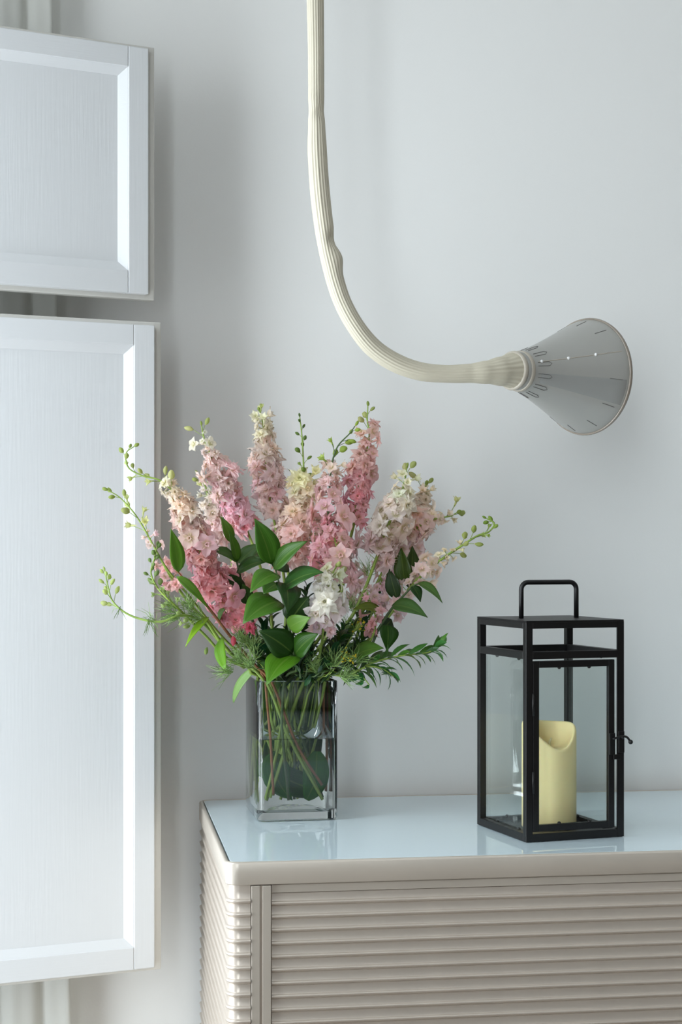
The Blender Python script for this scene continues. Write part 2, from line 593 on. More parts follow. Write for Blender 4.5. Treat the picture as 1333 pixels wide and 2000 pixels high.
# plain collar between frame and first rib
def band(path, z0, z1, name):
    prof = [(0, z1), (0, z0), (-0.0035, z0), (-0.0035, z1)]
    m = MB().loops([[Vector((p[0] + n[0] * o, p[1] + n[1] * o, z)) for o, z in prof] for p, n in path])
    o = m.build(name, M['cab'], cabinet)
    smooth_by_angle(o, 40)
Z0 = BT - 0.0068
band(wrap(1), Z0, BT - 0.0003, 'side_band')
band(wrap(-1), Z0, BT - 0.0003, 'side_band')
NR = 43
for k in range(NR):
    link('slat', rib_l, cabinet, (0, 0, Z0 - k * PITCH))
    link('slat', rib_r, cabinet, (0, 0, Z0 - k * PITCH))
# upright profiles and sliding doors
ZB = Z0 - NR * PITCH
def upright(x0, x1, y0):
    m = MB().box(x0, x1, y0, y0 + 0.016, ZB, BT - 0.0012)
    m.build('upright_profile', M['cabframe'], cabinet, bevel=0.0007)
upright(0.1723 - ccx, 0.1822 - ccx, -chy + 0.0015)
upright(0.1846 - ccx, 0.1945 - ccx, -chy + 0.0015)
MB().box(0.1822 - ccx, 0.1846 - ccx, -chy + 0.004, -chy + 0.016, ZB, BT - 0.0012).build('upright_joint', M['cab'], cabinet)
rx = -(0.1723 - ccx)
upright(rx - 0.0099, rx, -chy + 0.0015)
d0, d1 = 0.1952 - ccx, rx - 0.0105
dm = (d0 + d1) / 2
for (a, b, yy) in ((d0, dm, -chy + 0.0058), (dm + 0.0006, d1, -chy + 0.0058)):
    door = MB().box(a, b, yy + 0.0036, yy + 0.010, ZB, BT - 0.001).build('door', M['cab'], cabinet)
    MB().box(a, b, yy - 0.0012, yy + 0.0036, BT - 0.0102, BT - 0.001).build('door_header', M['cabframe'], door, bevel=0.0006)
    me = sweep_rib([((a, yy), (0, -1)), ((b, yy), (0, -1))])
    for k in range(NR):
        zt = BT - 0.0108 - k * PITCH + 0.0052
        if zt - PITCH < ZB:
            break
        link('slat', me, door, (0, 0, zt - 0.0052))

# ------------------------------------------------------------------ lantern
LF = P(1028.3, HORIZON, 1.988)
LROT = math.radians(19.5) - YAW
LW, LD, LH = 0.130, 0.141, 0.261
c, s = math.cos(LROT), math.sin(LROT)
lcx = LF.x + c * LW / 2 - s * LD / 2
lcy = LF.y + s * LW / 2 + c * LD / 2
lantern = thing('candle_lantern', 'black metal candle lantern with clear glass panes on the sideboard', 'lantern', (lcx, lcy, CZT), LROT)
hw, hd, b = LW / 2, LD / 2, 0.0088
EP = 0.0003
for sx in (-1, 1):
    for sy in (-1, 1):
        x, y = sx * (hw - b / 2), sy * (hd - b / 2)
        if sx == 1 and sy == -1:            # open angle profile on the latch side
            m_ = MB().box(x - b / 2, x + b / 2, y - b / 2, y - b / 2 + 0.0025, EP, LH - 0.002)
            m_.box(x + b / 2 - 0.0025, x + b / 2, y - b / 2 + 0.0025, y + b / 2, EP, LH - 0.002).build('post', M['black'], lantern)
            continue
        MB().box(x - b / 2, x + b / 2, y - b / 2, y + b / 2, EP, LH - 0.002).build('post', M['black'], lantern, bevel=0.0006)
def rails(z, h, nm, inset=0.0):
    for sy in (-1, 1):
        y = sy * (hd - b / 2)
        MB().box(-hw + b, hw - b, y - b / 2 + inset, y + b / 2 - inset, z, z + h).build(nm, M['black'], lantern, bevel=0.0005)
    for sx in (-1, 1):
        x = sx * (hw - b / 2)
        MB().box(x - b / 2 + inset, x + b / 2 - inset, -hd + b, hd - b, z, z + h).build(nm, M['black'], lantern, bevel=0.0005)
rails(EP, 0.0092, 'bottom_rail')
rails(LH - 0.0095, 0.0075, 'top_rail')
rails(LH - 0.0455, 0.0088, 'middle_rail')
MB().box(-hw, hw, -hd, hd, LH - 0.002, LH).build('roof_plate', M['black'], lantern, bevel=0.0004)
MB().box(-hw + b, hw - b, -hd + b, hd - b, 0.0025, 0.0045).build('floor_plate', M['black'], lantern)
# handle
hx = 0.0375
hp = [(-hx, 0, LH)]
hr, hh = 0.009, 0.044
hp.append((-hx, 0, LH + hh - hr))
for k in range(1, 7):
    a = PI / 2 * k / 6
    hp.append((-hx + hr - hr * math.cos(a), 0, LH + hh - hr + hr * math.sin(a)))
for k in range(0, 7):
    a = PI / 2 * k / 6
    hp.append((hx - hr + hr * math.sin(a), 0, LH + hh - hr + hr * math.cos(a)))
hp.append((hx, 0, LH))
MB().tube(hp, 0.0030, 12).build('handle', M['black'], lantern, smooth=True)
# fixed panes
zp0, zp1 = 0.008, LH - 0.0375
for sx in (-1, 1):
    x = sx * (hw - 0.0066)
    MB().box(x - 0.0009, x + 0.0009, -hd + b, hd - b, zp0, zp1).build('side_pane', M['pane'], lantern)
MB().box(-hw + b, hw - b, hd - 0.0075, hd - 0.0057, zp0, zp1).build('back_pane', M['pane'], lantern)
clip = MB().sphere((0, 0, 0), 0.0024, 8, 5)
clip_me = mesh('glass_clip', clip.v, clip.f, M['black'], True)
for zz in (0.0098, LH - 0.0465):
    for u in (-0.5, 0.5):
        link('glass_clip', clip_me, lantern, (u * (hw - b), hd - 0.0095, zz))
        for sx in (-1, 1):
            link('glass_clip', clip_me, lantern, (sx * (hw - 0.0095), u * (hd - b), zz))
# door
door = thing('x', '', '', (0, 0, 0))
for k in ('label', 'category'):
    del door[k]
door.name = 'door'
door.parent = lantern
dx0, dx1 = -hw + b + 0.0006, hw - b - 0.0036
dz0, dz1 = 0.0118, LH - 0.0478
dy = -hd + 0.0005
db = 0.0080
for (a, bb, z0, z1) in ((dx0, dx0 + db, dz0, dz1), (dx1 - db, dx1, dz0, dz1), (dx0 + db, dx1 - db, dz1 - db, dz1), (dx0 + db, dx1 - db, dz0, dz0 + db)):
    MB().box(a, bb, dy, dy + 0.006, z0, z1).build('door_bar', M['black'], door, bevel=0.0005)
MB().box(dx0 + db - 0.001, dx1 - db + 0.001, dy + 0.0062, dy + 0.0078, dz0 + db - 0.002, dz1 - db + 0.002).build('door_pane', M['pane'], door)
for zz in (dz0 + db, dz1 - db):
    for u in (-0.42, 0.5):
        link('glass_clip', clip_me, door, ((dx0 + dx1) / 2 + u * (dx1 - dx0) / 2 * 0.8, dy + 0.0035, zz))
for zz in (0.070, 0.162):
    MB().tube([(dx0 - 0.0004, dy - 0.0012, zz - 0.013), (dx0 - 0.0004, dy - 0.0012, zz + 0.013)], 0.0016, 8).build('hinge', M['black'], door, smooth=True)
# latch: keeper plates, pivot and a hooked lever with a ball end
zl = 0.117
MB().box(dx1 - 0.0078, dx1 - 0.0002, dy - 0.0022, dy, zl - 0.018, zl + 0.008).build('latch_plate', M['black'], lantern, bevel=0.0006)
MB().box(hw - b + 0.0004, hw - 0.0004, -hd - 0.0022, -hd, zl - 0.016, zl + 0.010).build('latch_plate', M['black'], lantern, bevel=0.0006)
MB().box(dx1 - 0.003, hw - b + 0.003, -hd - 0.0030, -hd - 0.0005, zl - 0.0235, zl - 0.0175).build('stop_tab', M['black'], lantern, bevel=0.0005)
lv = MB()
lv.tube(catmull([(dx1 - 0.005, -hd - 0.0040, zl + 0.001), (hw - 0.006, -hd - 0.0045, zl + 0.004), (hw + 0.001, -hd - 0.005, zl + 0.003), (hw + 0.0055, -hd - 0.005, zl - 0.002)], 5), 0.0014, 8)
lv.sphere((hw + 0.0062, -hd - 0.005, zl - 0.003), 0.0029, 10, 6)
lv.sphere((hw - 0.0045, -hd - 0.004, zl + 0.003), 0.0024, 8, 5)
lv.build('latch_lever', M['black'], lantern, smooth=True)

# ------------------------------------------------------------------ pillar candle
cr, ch = 0.0335, 0.130
cm = MB()
NS = 40
def rim_h(a):
    # scooped rim: tall at the back and the left, low toward the front right
    low = math.exp(-((((a - math.radians(-68) + PI) % (2 * PI)) - PI) / 0.95) ** 2)
    return ch - 0.0300 * low - 0.003 * (0.5 - 0.5 * math.cos(a * 2 + 0.6))
def ring(r, zf):
    return [(r * math.cos(2 * PI * i / NS), r * math.sin(2 * PI * i / NS), zf(2 * PI * i / NS)) for i in range(NS)]
bed = ch - 0.034
cm.loops([ring(cr - 0.001, lambda a: 0.0), ring(cr, lambda a: 0.0012), ring(cr, lambda a: 0.03), ring(cr, lambda a: 0.06),
          ring(cr, lambda a: rim_h(a) - 0.004), ring(cr - 0.0008, lambda a: rim_h(a) - 0.0010), ring(cr - 0.0022, rim_h),
          ring(cr - 0.0042, lambda a: rim_h(a) - 0.0015), ring(cr - 0.007, lambda a: (rim_h(a) + bed) / 2), ring(cr - 0.012, lambda a: bed + 0.003), ring(0.004, lambda a: bed)])
candle = thing('pillar_candle', 'ivory pillar candle with a scooped top standing inside the black lantern', 'candle', (lcx, lcy, CZT + 0.0047), -YAW)
cm.build('wax_body', M['candle'], candle, smooth=True)
MB().tube([(0, 0, bed - 0.001), (0.001, 0, bed + 0.008), (0.003, 0, bed + 0.013)], [0.0018, 0.0016, 0.001], 8).build('wick', M['wick'], candle, smooth=True)

# ------------------------------------------------------------------ pipe lamp
lamp_pts = [(615, -1480, 2.0, 16), (615, -700, 2.0, 16), (615, -200, 2.0, 16), (616, 0, 2.0, 16.3), (617.5, 100, 2.0, 15.5), (618, 180, 2.0, 15.3),
            (618.5, 215, 2.0, 14.6), (619, 240, 2.0, 16.2), (620.5, 300, 2.0, 18.5), (626, 380, 2.0, 18.8), (633, 440, 2.0, 18.5), (641, 490, 2.0, 17.6), (648, 520, 2.0, 17.8),
            (656, 552, 2.0, 17.3), (670, 592, 2.0, 17), (694, 636, 2.0, 17.2), (728, 678, 2.005, 18), (770, 707, 2.01, 18.2), (820, 725, 2.015, 17.5),
            (870, 730, 2.02, 16.8), (915, 729, 2.025, 18), (950, 727, 2.03, 22), (980, 725, 2.04, 28), (1003, 724, 2.052, 34.5)]
lc = catmull([P(a, bb, dd) for a, bb, dd, r in lamp_pts], 8)
wr = []
for i in range(len(lamp_pts) - 1):
    r0, r1 = lamp_pts[i][3] * lamp_pts[i][2] / FPX, lamp_pts[i + 1][3] * lamp_pts[i + 1][2] / FPX
    for k in range(8):
        u = k / 8
        wr.append(r0 + (r1 - r0) * (u * u * (3 - 2 * u)))
wr.append(lamp_pts[-1][3] * lamp_pts[-1][2] / FPX)
lamp = thing('pipe_lamp', 'bent hanging lamp with a cream ribbed pipe and a grey trumpet shade', 'lamp', lc[0])
LB = lc[0]
NP = 120
rings = []
ref = RIGHT.copy()
for i, p in enumerate(lc):
    t = (lc[min(i + 1, len(lc) - 1)] - lc[max(i - 1, 0)]).normalized()
    ref = (ref - t * ref.dot(t)).normalized()
    bb = t.cross(ref)
    py = lamp_pts[min(i // 8, len(lamp_pts) - 1)][1]
    r_ = wr[i]
    rg = []
    for k in range(NP):
        a = 2 * PI * k / NP
        d = ref * math.cos(a) + bb * math.sin(a)
        rib = 0.030 * math.cos(a * 20) + 0.018 * math.cos(a * 9 + 0.8) * math.sin(i * 0.07)
        vis = p - LB
        pz = HORIZON - (p.z - CAM.z) / 2.0 * FPX
        # sleeve sags into a fold at the two crimps
        fold = 0.42 * math.exp(-((pz - 508) / 20.0) ** 2) * max(0, d.dot(RIGHT) * 0.9 + d.z * 0.3) ** 2
        fold -= 0.30 * math.exp(-((pz - 470) / 14.0) ** 2) * max(0, d.dot(RIGHT) - d.dot(FWD) * 0.6) ** 3
        fold -= 0.28 * math.exp(-((pz - 222) / 14.0) ** 2) * max(0, -d.dot(FWD) * 0.8 + d.dot(RIGHT) * 0.5) ** 3
        fold += 0.12 * math.exp(-((pz - 196) / 12.0) ** 2) * max(0, -d.dot(FWD) - d.dot(RIGHT) * 0.5) ** 2
        rg.append(vis + d * r_ * (1 + rib + fold))
    rings.append(rg)
pm = MB().loops(rings, True, False)
pm.build('ribbed_pipe', M['pipe'], lamp, smooth=True)
# ceiling rose
MB().loops([rrect(0.055, 0.055, 0.0549, CEIL_Z - LB.z - 0.03, 8), rrect(0.055, 0.055, 0.0549, CEIL_Z - LB.z - 0.001, 8)]).build('ceiling_rose', M['pipe'], lamp, smooth=False)
# shade, revolved about its axis
neck = lc[-1] - LB
ax_a = math.radians(41)
AX = (RIGHT * math.cos(ax_a) + FWD * math.sin(ax_a) + UP * 0.012).normalized()
E1 = UP - AX * UP.dot(AX)
E1.normalize()
E2 = AX.cross(E1)
SL = 0.1345
PROF = [(0.0, 0.0225), (0.06, 0.0236), (0.14, 0.0262), (0.25, 0.0313), (0.4, 0.0392), (0.55, 0.0475), (0.7, 0.0560), (0.84, 0.0642), (0.93, 0.0694), (0.975, 0.0716), (1.0, 0.0722)]
def prof(sv):
    for (a, r0), (b2, r1) in zip(PROF, PROF[1:]):
        if sv <= b2:
            return r0 + (r1 - r0) * (sv - a) / (b2 - a)
    return PROF[-1][1]
def sp(sv, ang, off=0.0):
    return neck + AX * (sv * SL) + (E1 * math.cos(ang) + E2 * math.sin(ang)) * (prof(sv) + off)
NSH = 72
sh = MB()
outer = [[sp(sv, 2 * PI * k / NSH) for k in range(NSH)] for sv, _ in PROF]
inner = [[sp(sv, 2 * PI * k / NSH, -0.0016) for k in range(NSH)] for sv, _ in reversed(PROF)]
sh.loops(outer + inner, close=True)
shade = sh.build('trumpet_shade', M['shade'], lamp, smooth=True)
def torus_at(sv, off, r, name, mat, stretch=1.0, parent=lamp):
    rr = []
    for k in range(NSH):
        a = 2 * PI * k / NSH
        c0 = sp(sv, a, off)
        rad = E1 * math.cos(a) + E2 * math.sin(a)
        rr.append([c0 + rad * (r * math.cos(q * PI / 4)) + AX * (r * stretch * math.sin(q * PI / 4)) for q in range(8)])
    return MB().loops(rr, close=True).build(name, mat, parent, smooth=True)
torus_at(1.0, 0.0004, 0.0016, 'rim_ring', M['rim'], 1.6)
torus_at(0.0, -0.0008, 0.0024, 'collar', M['collar'], 1.6)
torus_at(0.085, -0.0006, 0.0014, 'collar', M['collar'], 2.6)
ld = MB()
ld.loops([[sp(0.985, 2 * PI * k / NSH, -0.0020) for k in range(NSH)], [sp(1.0, 2 * PI * k / NSH, -0.0020) for k in range(NSH)]])
ld.build('front_lens', M['pane'], lamp)
# lamp bulb holder inside
MB().tube([neck + AX * 0.004, neck + AX * 0.045], 0.015, 20).build('bulb_holder', M['collar'], lamp, smooth=True)
CAMSIDE = math.atan2(-(FWD.dot(E2)), -(FWD.dot(E1)))
def ang_of(v):           # angle round the axis, 0 = up, + toward the camera
    return v if E2.dot(-FWD) > 0 else -v
for k in range(12):
    a = 2 * PI * (k + 0.5) / 12
    w_ = 0.16
    pts = [sp(0.13, a - w_ / 2, 0.0003), sp(0.24, a - w_ / 2, 0.0003), sp(0.265, a, 0.0003), sp(0.24, a + w_ / 2, 0.0003), sp(0.13, a + w_ / 2, 0.0003)]
    MB().tube(pts, 0.00028, 5).build('slot', M['slot'], lamp)
for k in range(12):
    a = 2 * PI * (k + 0.25) / 12
    MB().tube([sp(0.80, a, 0.0002), sp(0.92, a + 0.01, 0.0002)], 0.00035, 5).build('slot', M['slot'], lamp)
sa = ang_of(math.radians(68))
MB().tube([sp(0.14 + 0.08 * k, sa, 0.0001) for k in range(11)], 0.00055, 5).build('seam', M['collar'], lamp)
for sv in (0.17, 0.43, 0.69):
    MB().sphere(sp(sv, sa, 0.0004), 0.0021, 8, 5).build('rivet', M['trim'], lamp, smooth=True)
fm = MB()  # faint see-through blue-grey wedge along the lower side of the shade
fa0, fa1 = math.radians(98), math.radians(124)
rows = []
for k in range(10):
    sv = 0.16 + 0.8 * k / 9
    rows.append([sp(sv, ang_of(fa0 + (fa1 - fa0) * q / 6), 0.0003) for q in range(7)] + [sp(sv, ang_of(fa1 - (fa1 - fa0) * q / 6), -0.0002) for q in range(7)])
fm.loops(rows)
fm.build('wedge_strip', M['shade_wedge'], lamp, smooth=True)

# ------------------------------------------------------------------ vase
VR = math.radians(2.0)
VW, VD, VH = 0.104, 0.124, 0.178
vf = P(503, HORIZON, 2.138)
VC = Vector((vf.x + math.cos(VR) * VW / 2 - math.sin(VR) * VD / 2, vf.y + math.sin(VR) * VW / 2 + math.cos(VR) * VD / 2, CZT))
vx, vy = VW / 2, VD / 2
wt = 0.0042
vase = thing('flower_vase', 'clear square glass vase holding the bouquet on the sideboard', 'vase', VC, VR)
vb = MB()
BZ = 0.021
L_ = [rrect(vx - 0.004, vy - 0.004, 0.006, 0.0003, 5), rrect(vx - 0.0015, vy - 0.0015, 0.007, 0.0010, 5), rrect(vx, vy, 0.007, 0.003, 5), rrect(vx, vy, 0.007, VH - 0.0015, 5),
      rrect(vx - 0.0008, vy - 0.0008, 0.0065, VH - 0.0003, 5), rrect(vx - wt / 2, vy - wt / 2, 0.006, VH, 5), rrect(vx - wt + 0.0008, vy - wt + 0.0008, 0.0055, VH - 0.0003, 5),
      rrect(vx - wt, vy - wt, 0.005, VH - 0.0015, 5), rrect(vx - wt, vy - wt, 0.005, BZ - 0.006, 5), rrect(vx - wt - 0.004, vy - wt - 0.004, 0.006, BZ - 0.009, 5),
      rrect(vx - wt - 0.016, vy - wt - 0.016, 0.010, BZ - 0.003, 5), rrect(0.016, 0.02, 0.010, BZ, 5)]
vb.loops(L_)
vo = vb.build('glass_body', M['glass'], vase)
smooth_by_angle(vo, 50)
wb = MB()
e = 0.0004
WL = 0.103
wb.loops([rrect(0.016, 0.02, 0.010, BZ - e, 5), rrect(vx - wt - 0.016, vy - wt - 0.016, 0.010, BZ - 0.003 - e, 5), rrect(vx - wt - 0.004, vy - wt - 0.004, 0.006, BZ - 0.009 - e, 5),
          rrect(vx - wt + e, vy - wt + e, 0.005, BZ - 0.006, 5), rrect(vx - wt + e, vy - wt + e, 0.005, WL + 0.001, 5), rrect(vx - wt - 0.002, vy - wt - 0.002, 0.005, WL, 5)])
wo = wb.build('water', M['water'], vase)
smooth_by_angle(wo, 50)
wo['label'] = 'clear water filling the lower half'


def vl(x, y, z):
    """vase-local point to world"""
    return VC + Vector((math.cos(VR) * x - math.sin(VR) * y, math.sin(VR) * x + math.cos(VR) * y, z))


# ------------------------------------------------------------------ keeping the plants clear of each other
class Clear:
    """what already stands in the bouquet: a search tree, centre, reach and owner for every piece"""

    def __init__(self):
        self.trees, self.owner = [], []
        self.c = np.zeros((4096, 3))
        self.r = np.zeros(4096)

    @staticmethod
    def piece(vs, fs):
        a = np.asarray([tuple(v) for v in vs])
        c = (a.min(0) + a.max(0)) / 2
        return BVHTree.FromPolygons(a.tolist(), fs), c, float(np.sqrt(((a - c) ** 2).sum(1)).max())

    def add(self, pc, owner):
        n = len(self.trees)
        if n >= len(self.r):
            self.c = np.vstack([self.c, np.zeros_like(self.c)])
            self.r = np.concatenate([self.r, np.zeros_like(self.r)])
        self.trees.append(pc[0])
        self.owner.append(owner)
        self.c[n], self.r[n] = pc[1], pc[2]

    def near(self, c, rad):
        n = len(self.trees)
        d2 = ((self.c[:n] - c) ** 2).sum(1)
        return np.nonzero(d2 < (self.r[:n] + rad) ** 2)[0]

    def hits(self, pc, owner):
        return sum(len(pc[0].overlap(self.trees[i])) for i in self.near(pc[1], pc[2]) if self.owner[i] != owner)

    def crosses(self, a, b, owner):
        d = b - a
        L = d.length
        for i in self.near(np.array((a + b) / 2), L / 2):
            if self.owner[i] != owner and self.trees[i].ray_cast(a, d.normalized(), L)[0] is not None:
                return True
        return False


CLEAR = Clear()
bpy.context.view_layer.update()
for o_ in list(scene.objects):
    t_ = o_
    while t_.parent:
        t_ = t_.parent
    if o_.type == 'MESH' and (o_.name.startswith(('glass_body', 'wall_back')) or t_.name.startswith(('window_shutter', 'candle_lantern'))):
        CLEAR.add(Clear.piece([o_.matrix_world @ v.co for v in o_.data.vertices], [tuple(p.vertices) for p in o_.data.polygons]), t_.name)
QUEUE = []                       # pieces put on the stems once every stem has its place
def later(rank, fn):
    QUEUE.append((rank, len(QUEUE), fn))
STEM_PTS = []                    # (point, radius) along the stems that already stand


def to_vase(p):
    d = p - VC
    return math.cos(VR) * d.x + math.sin(VR) * d.y, -math.sin(VR) * d.x + math.cos(VR) * d.y, d.z


def route(curve, n_in, rad, layer):
    """ease a stem aside where it would run through another stem or the glass; n_in is the first point in the vase"""
    rr = rad if hasattr(rad, '__len__') else [rad] * len(curve)
    ix, iy = vx - wt, vy - wt
    def clamp(i, p):
        x, y, z = to_vase(p)
        if i < n_in - 3 or z > VH + 0.006:
            return p
        m = rr[i] + 0.0012
        x = max(-ix + m, min(ix - m, x))
        y = max(-iy + m, min(0.040, y))
        if z < 0.096 and layer == 'front':
            y = min(y, -0.0425)
        if z < 0.096 and layer == 'back':
            y = max(y, -0.0185)
        return vl(x, y, z)
    best_left, best_C = 1e9, None
    if STEM_PTS:
        kd = KDTree(len(STEM_PTS))
        for i, (p, q) in enumerate(STEM_PTS):
            kd.insert(p, i)
        kd.balance()
        rmax = max(q for p, q in STEM_PTS)
        for tr in range(26):                 # try again with the foot set down elsewhere until nothing is touched
            sx_, sy_ = (0, 0) if tr == 0 else (random.uniform(-1, 1) * (0.006 + 0.0012 * tr), random.uniform(-1, 1) * (0.004 + 0.001 * tr))
            C = []
            for i, p in enumerate(curve):
                u = max(0.0, min(1.0, (i - n_in + 6) / max(1, (len(curve) - n_in) * 0.6)))
                C.append(clamp(i, p + (vl(sx_, sy_, 0) - VC) * u))
            for it in range(70):
                push = [Vector() for _ in C]
                bad = 0
                for i, p in enumerate(C):
                    best, dv = 0.0, None
                    for (q, k, d) in kd.find_range(p, rr[i] + rmax + 0.001):
                        pen = rr[i] + STEM_PTS[k][1] + 0.0008 - d
                        if pen > best:
                            best, dv = pen, (p - q)
                    if dv is not None:
                        bad += 1
                        t = (C[min(i + 1, len(C) - 1)] - C[max(i - 1, 0)]).normalized()
                        dv = dv - t * dv.dot(t)
                        if dv.length < 1e-5:
                            dv = t.orthogonal()
                        push[i] = dv.normalized() * best
                if not bad:
                    break
                n = len(C)
                for i in range(n):
                    acc = Vector()
                    for k, w in ((-3, .35), (-2, .6), (-1, .85), (0, 1.0), (1, .85), (2, .6), (3, .35)):
                        j = i + k
                        if 0 <= j < n and push[j].length * w > acc.length:
                            acc = push[j] * w
                    C[i] = clamp(i, C[i] + acc * 0.7)
            if bad < best_left:
                best_left, best_C = bad, C
            if not bad:
                break
        C = best_C
    else:
        C = [clamp(i, p.copy()) for i, p in enumerate(curve)]
    for i in range(len(C) - 1):
        k = max(1, int((C[i + 1] - C[i]).length / 0.0012))
        for j in range(k):
            STEM_PTS.append((C[i].lerp(C[i + 1], j / k), rr[i]))
    return C


def register_stem(curve, rr, owner, n=7):
    m = MB().tube(curve, rr, n)
    CLEAR.add(Clear.piece(m.v, m.f), owner)


def data_piece(me, q, scale, at, extra=None):
    """a shared mesh as it will stand: rotation q, size and place, plus a stalk if there is one"""
    vs = [q @ (v.co * scale) + at for v in me.vertices]
    fs = [tuple(p.vertices) for p in me.polygons]
    if extra:
        b_ = len(vs)
        vs += extra.v
        fs += [tuple(i + b_ for i in f) for f in extra.f]
    return Clear.piece(vs, fs)


# ------------------------------------------------------------------ plant pieces
def petal_grid(length, width, cup, ruffle, rnd, point=0.25, nu=4, nv=5):
    """a petal in its own frame: +X is outward, +Z is up; returns verts, faces, uvs"""
    vs, fs, uv = [], [], []
    for j in range(nv + 1):
        v = j / nv
        w = width * (math.sin(PI * min(1, 0.12 + 0.80 * v ** 0.9)) ** 0.75)
        if j == nv:
            w *= 0.35 + (0.3 - point)
        x = length * v
        z = cup * length * (v ** 1.5) - 0.22 * length * v ** 4
        for i in range(nu + 1):
            u = i / nu * 2 - 1
            zz = z + 0.16 * width * u * u * (1 - 0.5 * v) + ruffle * length * v * math.sin(u * 4.2 + rnd * 9 + v * 3)
            xx = x - point * length * 0.5 * abs(u) ** 1.5 * v
            vs.append(Vector((xx, u * w / 2, zz)))
            uv.append((i / nu, v))
    W = nu + 1
    for j in range(nv):
        for i in range(nu):
            fs.append((j * W + i, j * W + i + 1, (j + 1) * W + i + 1, (j + 1) * W + i))
    return vs, fs, uv


def make_floret(seed, kind):
    R = random.Random(seed)
    V, Fc, U = [], [], []
    def put(vs, fs, uv, ang, elev, base):
        b = len(V)
        ca, sa_ = math.cos(ang), math.sin(ang)
        ce, se = math.cos(elev), math.sin(elev)
        for v in vs:
            x, y, z = v.x * ce - v.z * se, v.y, v.x * se + v.z * ce
            x += base
            V.append(Vector((x * ca - y * sa_, x * sa_ + y * ca, z)))
        Fc.extend(tuple(i + b for i in f) for f in fs)
        U.extend(uv)
    if kind == 'double':
        for ring, (n, ln, el, wd) in enumerate(((6, 1.0, 0.05, 0.62), (7, 0.92, 0.50, 0.50), (6, 0.68, 0.95, 0.36))):
            for k in range(n):
                a = 2 * PI * k / n + ring * 0.45 + R.uniform(-.25, .25)
                l2 = ln * R.uniform(.72, 1.15)
                put(*petal_grid(l2, wd * R.uniform(.7, 1.1), R.uniform(-.1, .3), 0.10, R.random(), R.uniform(.3, .75), 2 if ring else 4, 4), a, el + R.uniform(-.4, .35), 0.05)
    elif kind == 'open':
        for k in range(5):
            a = 2 * PI * k / 5 + R.uniform(-.12, .12)
            put(*petal_grid(R.uniform(.9, 1.05), R.uniform(.72, .84), 0.12, 0.05, R.random(), R.uniform(.05, .3)), a, R.uniform(.0, .3), 0.08)
        for k in range(4):
            a = 2 * PI * k / 4 + R.uniform(-.2, .2)
            put(*petal_grid(0.42, 0.30, 0.3, 0.05, R.random(), .2, 2, 3), a, R.uniform(.8, 1.1), 0.04)
    else:   # half-open cup
        for k in range(5):
            a = 2 * PI * k / 5 + R.uniform(-.15, .15)
            put(*petal_grid(R.uniform(.85, 1.0), R.uniform(.55, .7), 0.1, 0.05, R.random(), R.uniform(.3, .6)), a, R.uniform(.85, 1.2), 0.1)
    # spur behind the flower
    b = len(V)
    spur = [(0.16, -0.02, 0), (0.13, -0.3, 0.05), (0.08, -0.62, 0.16), (0.03, -0.9, 0.30)]
    for j, (r, z, x) in enumerate(spur):
        for i in range(6):
            a = 2 * PI * i / 6
            V.append(Vector((x + r * math.cos(a), r * math.sin(a), z)))
            U.append((i / 6, 0.6))
    for j in range(3):
        for i in range(6):
            k = (i + 1) % 6
            Fc.append((b + j * 6 + i, b + (j + 1) * 6 + i, b + (j + 1) * 6 + k, b + j * 6 + k))
    return mesh('floret', V, Fc, M['petal'], True, U)


FLORETS = {'double': [make_floret(10 + k, 'double') for k in range(5)],
           'open': [make_floret(30 + k, 'open') for k in range(3)],
           'half': [make_floret(50 + k, 'half') for k in range(3)]}


def make_bud(seed, slim):
    R = random.Random(seed)
    V, Fc, U = [], [], []
    n, pr = 10, [(0.0, 0.10), (0.12, 0.5), (0.35, 0.92), (0.6, 1.0), (0.8, 0.78), (0.93, 0.42), (1.0, 0.08)]
    for j, (z, r) in enumerate(pr):
        for i in range(n):
            a = 2 * PI * i / n
            rr = r * slim * (1 + 0.10 * math.cos(5 * a + z))
            V.append(Vector((rr * math.cos(a) + 0.18 * z * z, rr * math.sin(a), z * 2)))
            U.append((i / n, 0.25 + 0.6 * z))
    for j in range(len(pr) - 1):
        for i in range(n):
            k = (i + 1) % n
            Fc.append((j * n + i, j * n + k, (j + 1) * n + k, (j + 1) * n + i))
    Fc.append(tuple(reversed(range(n))))
    Fc.append(tuple((len(pr) - 1) * n + i for i in range(n)))
    return mesh('bud', V, Fc, M['bud'], True, U)


BUDS = [make_bud(k, s_) for k, s_ in ((1, 0.55), (2, 0.65), (3, 0.48))]


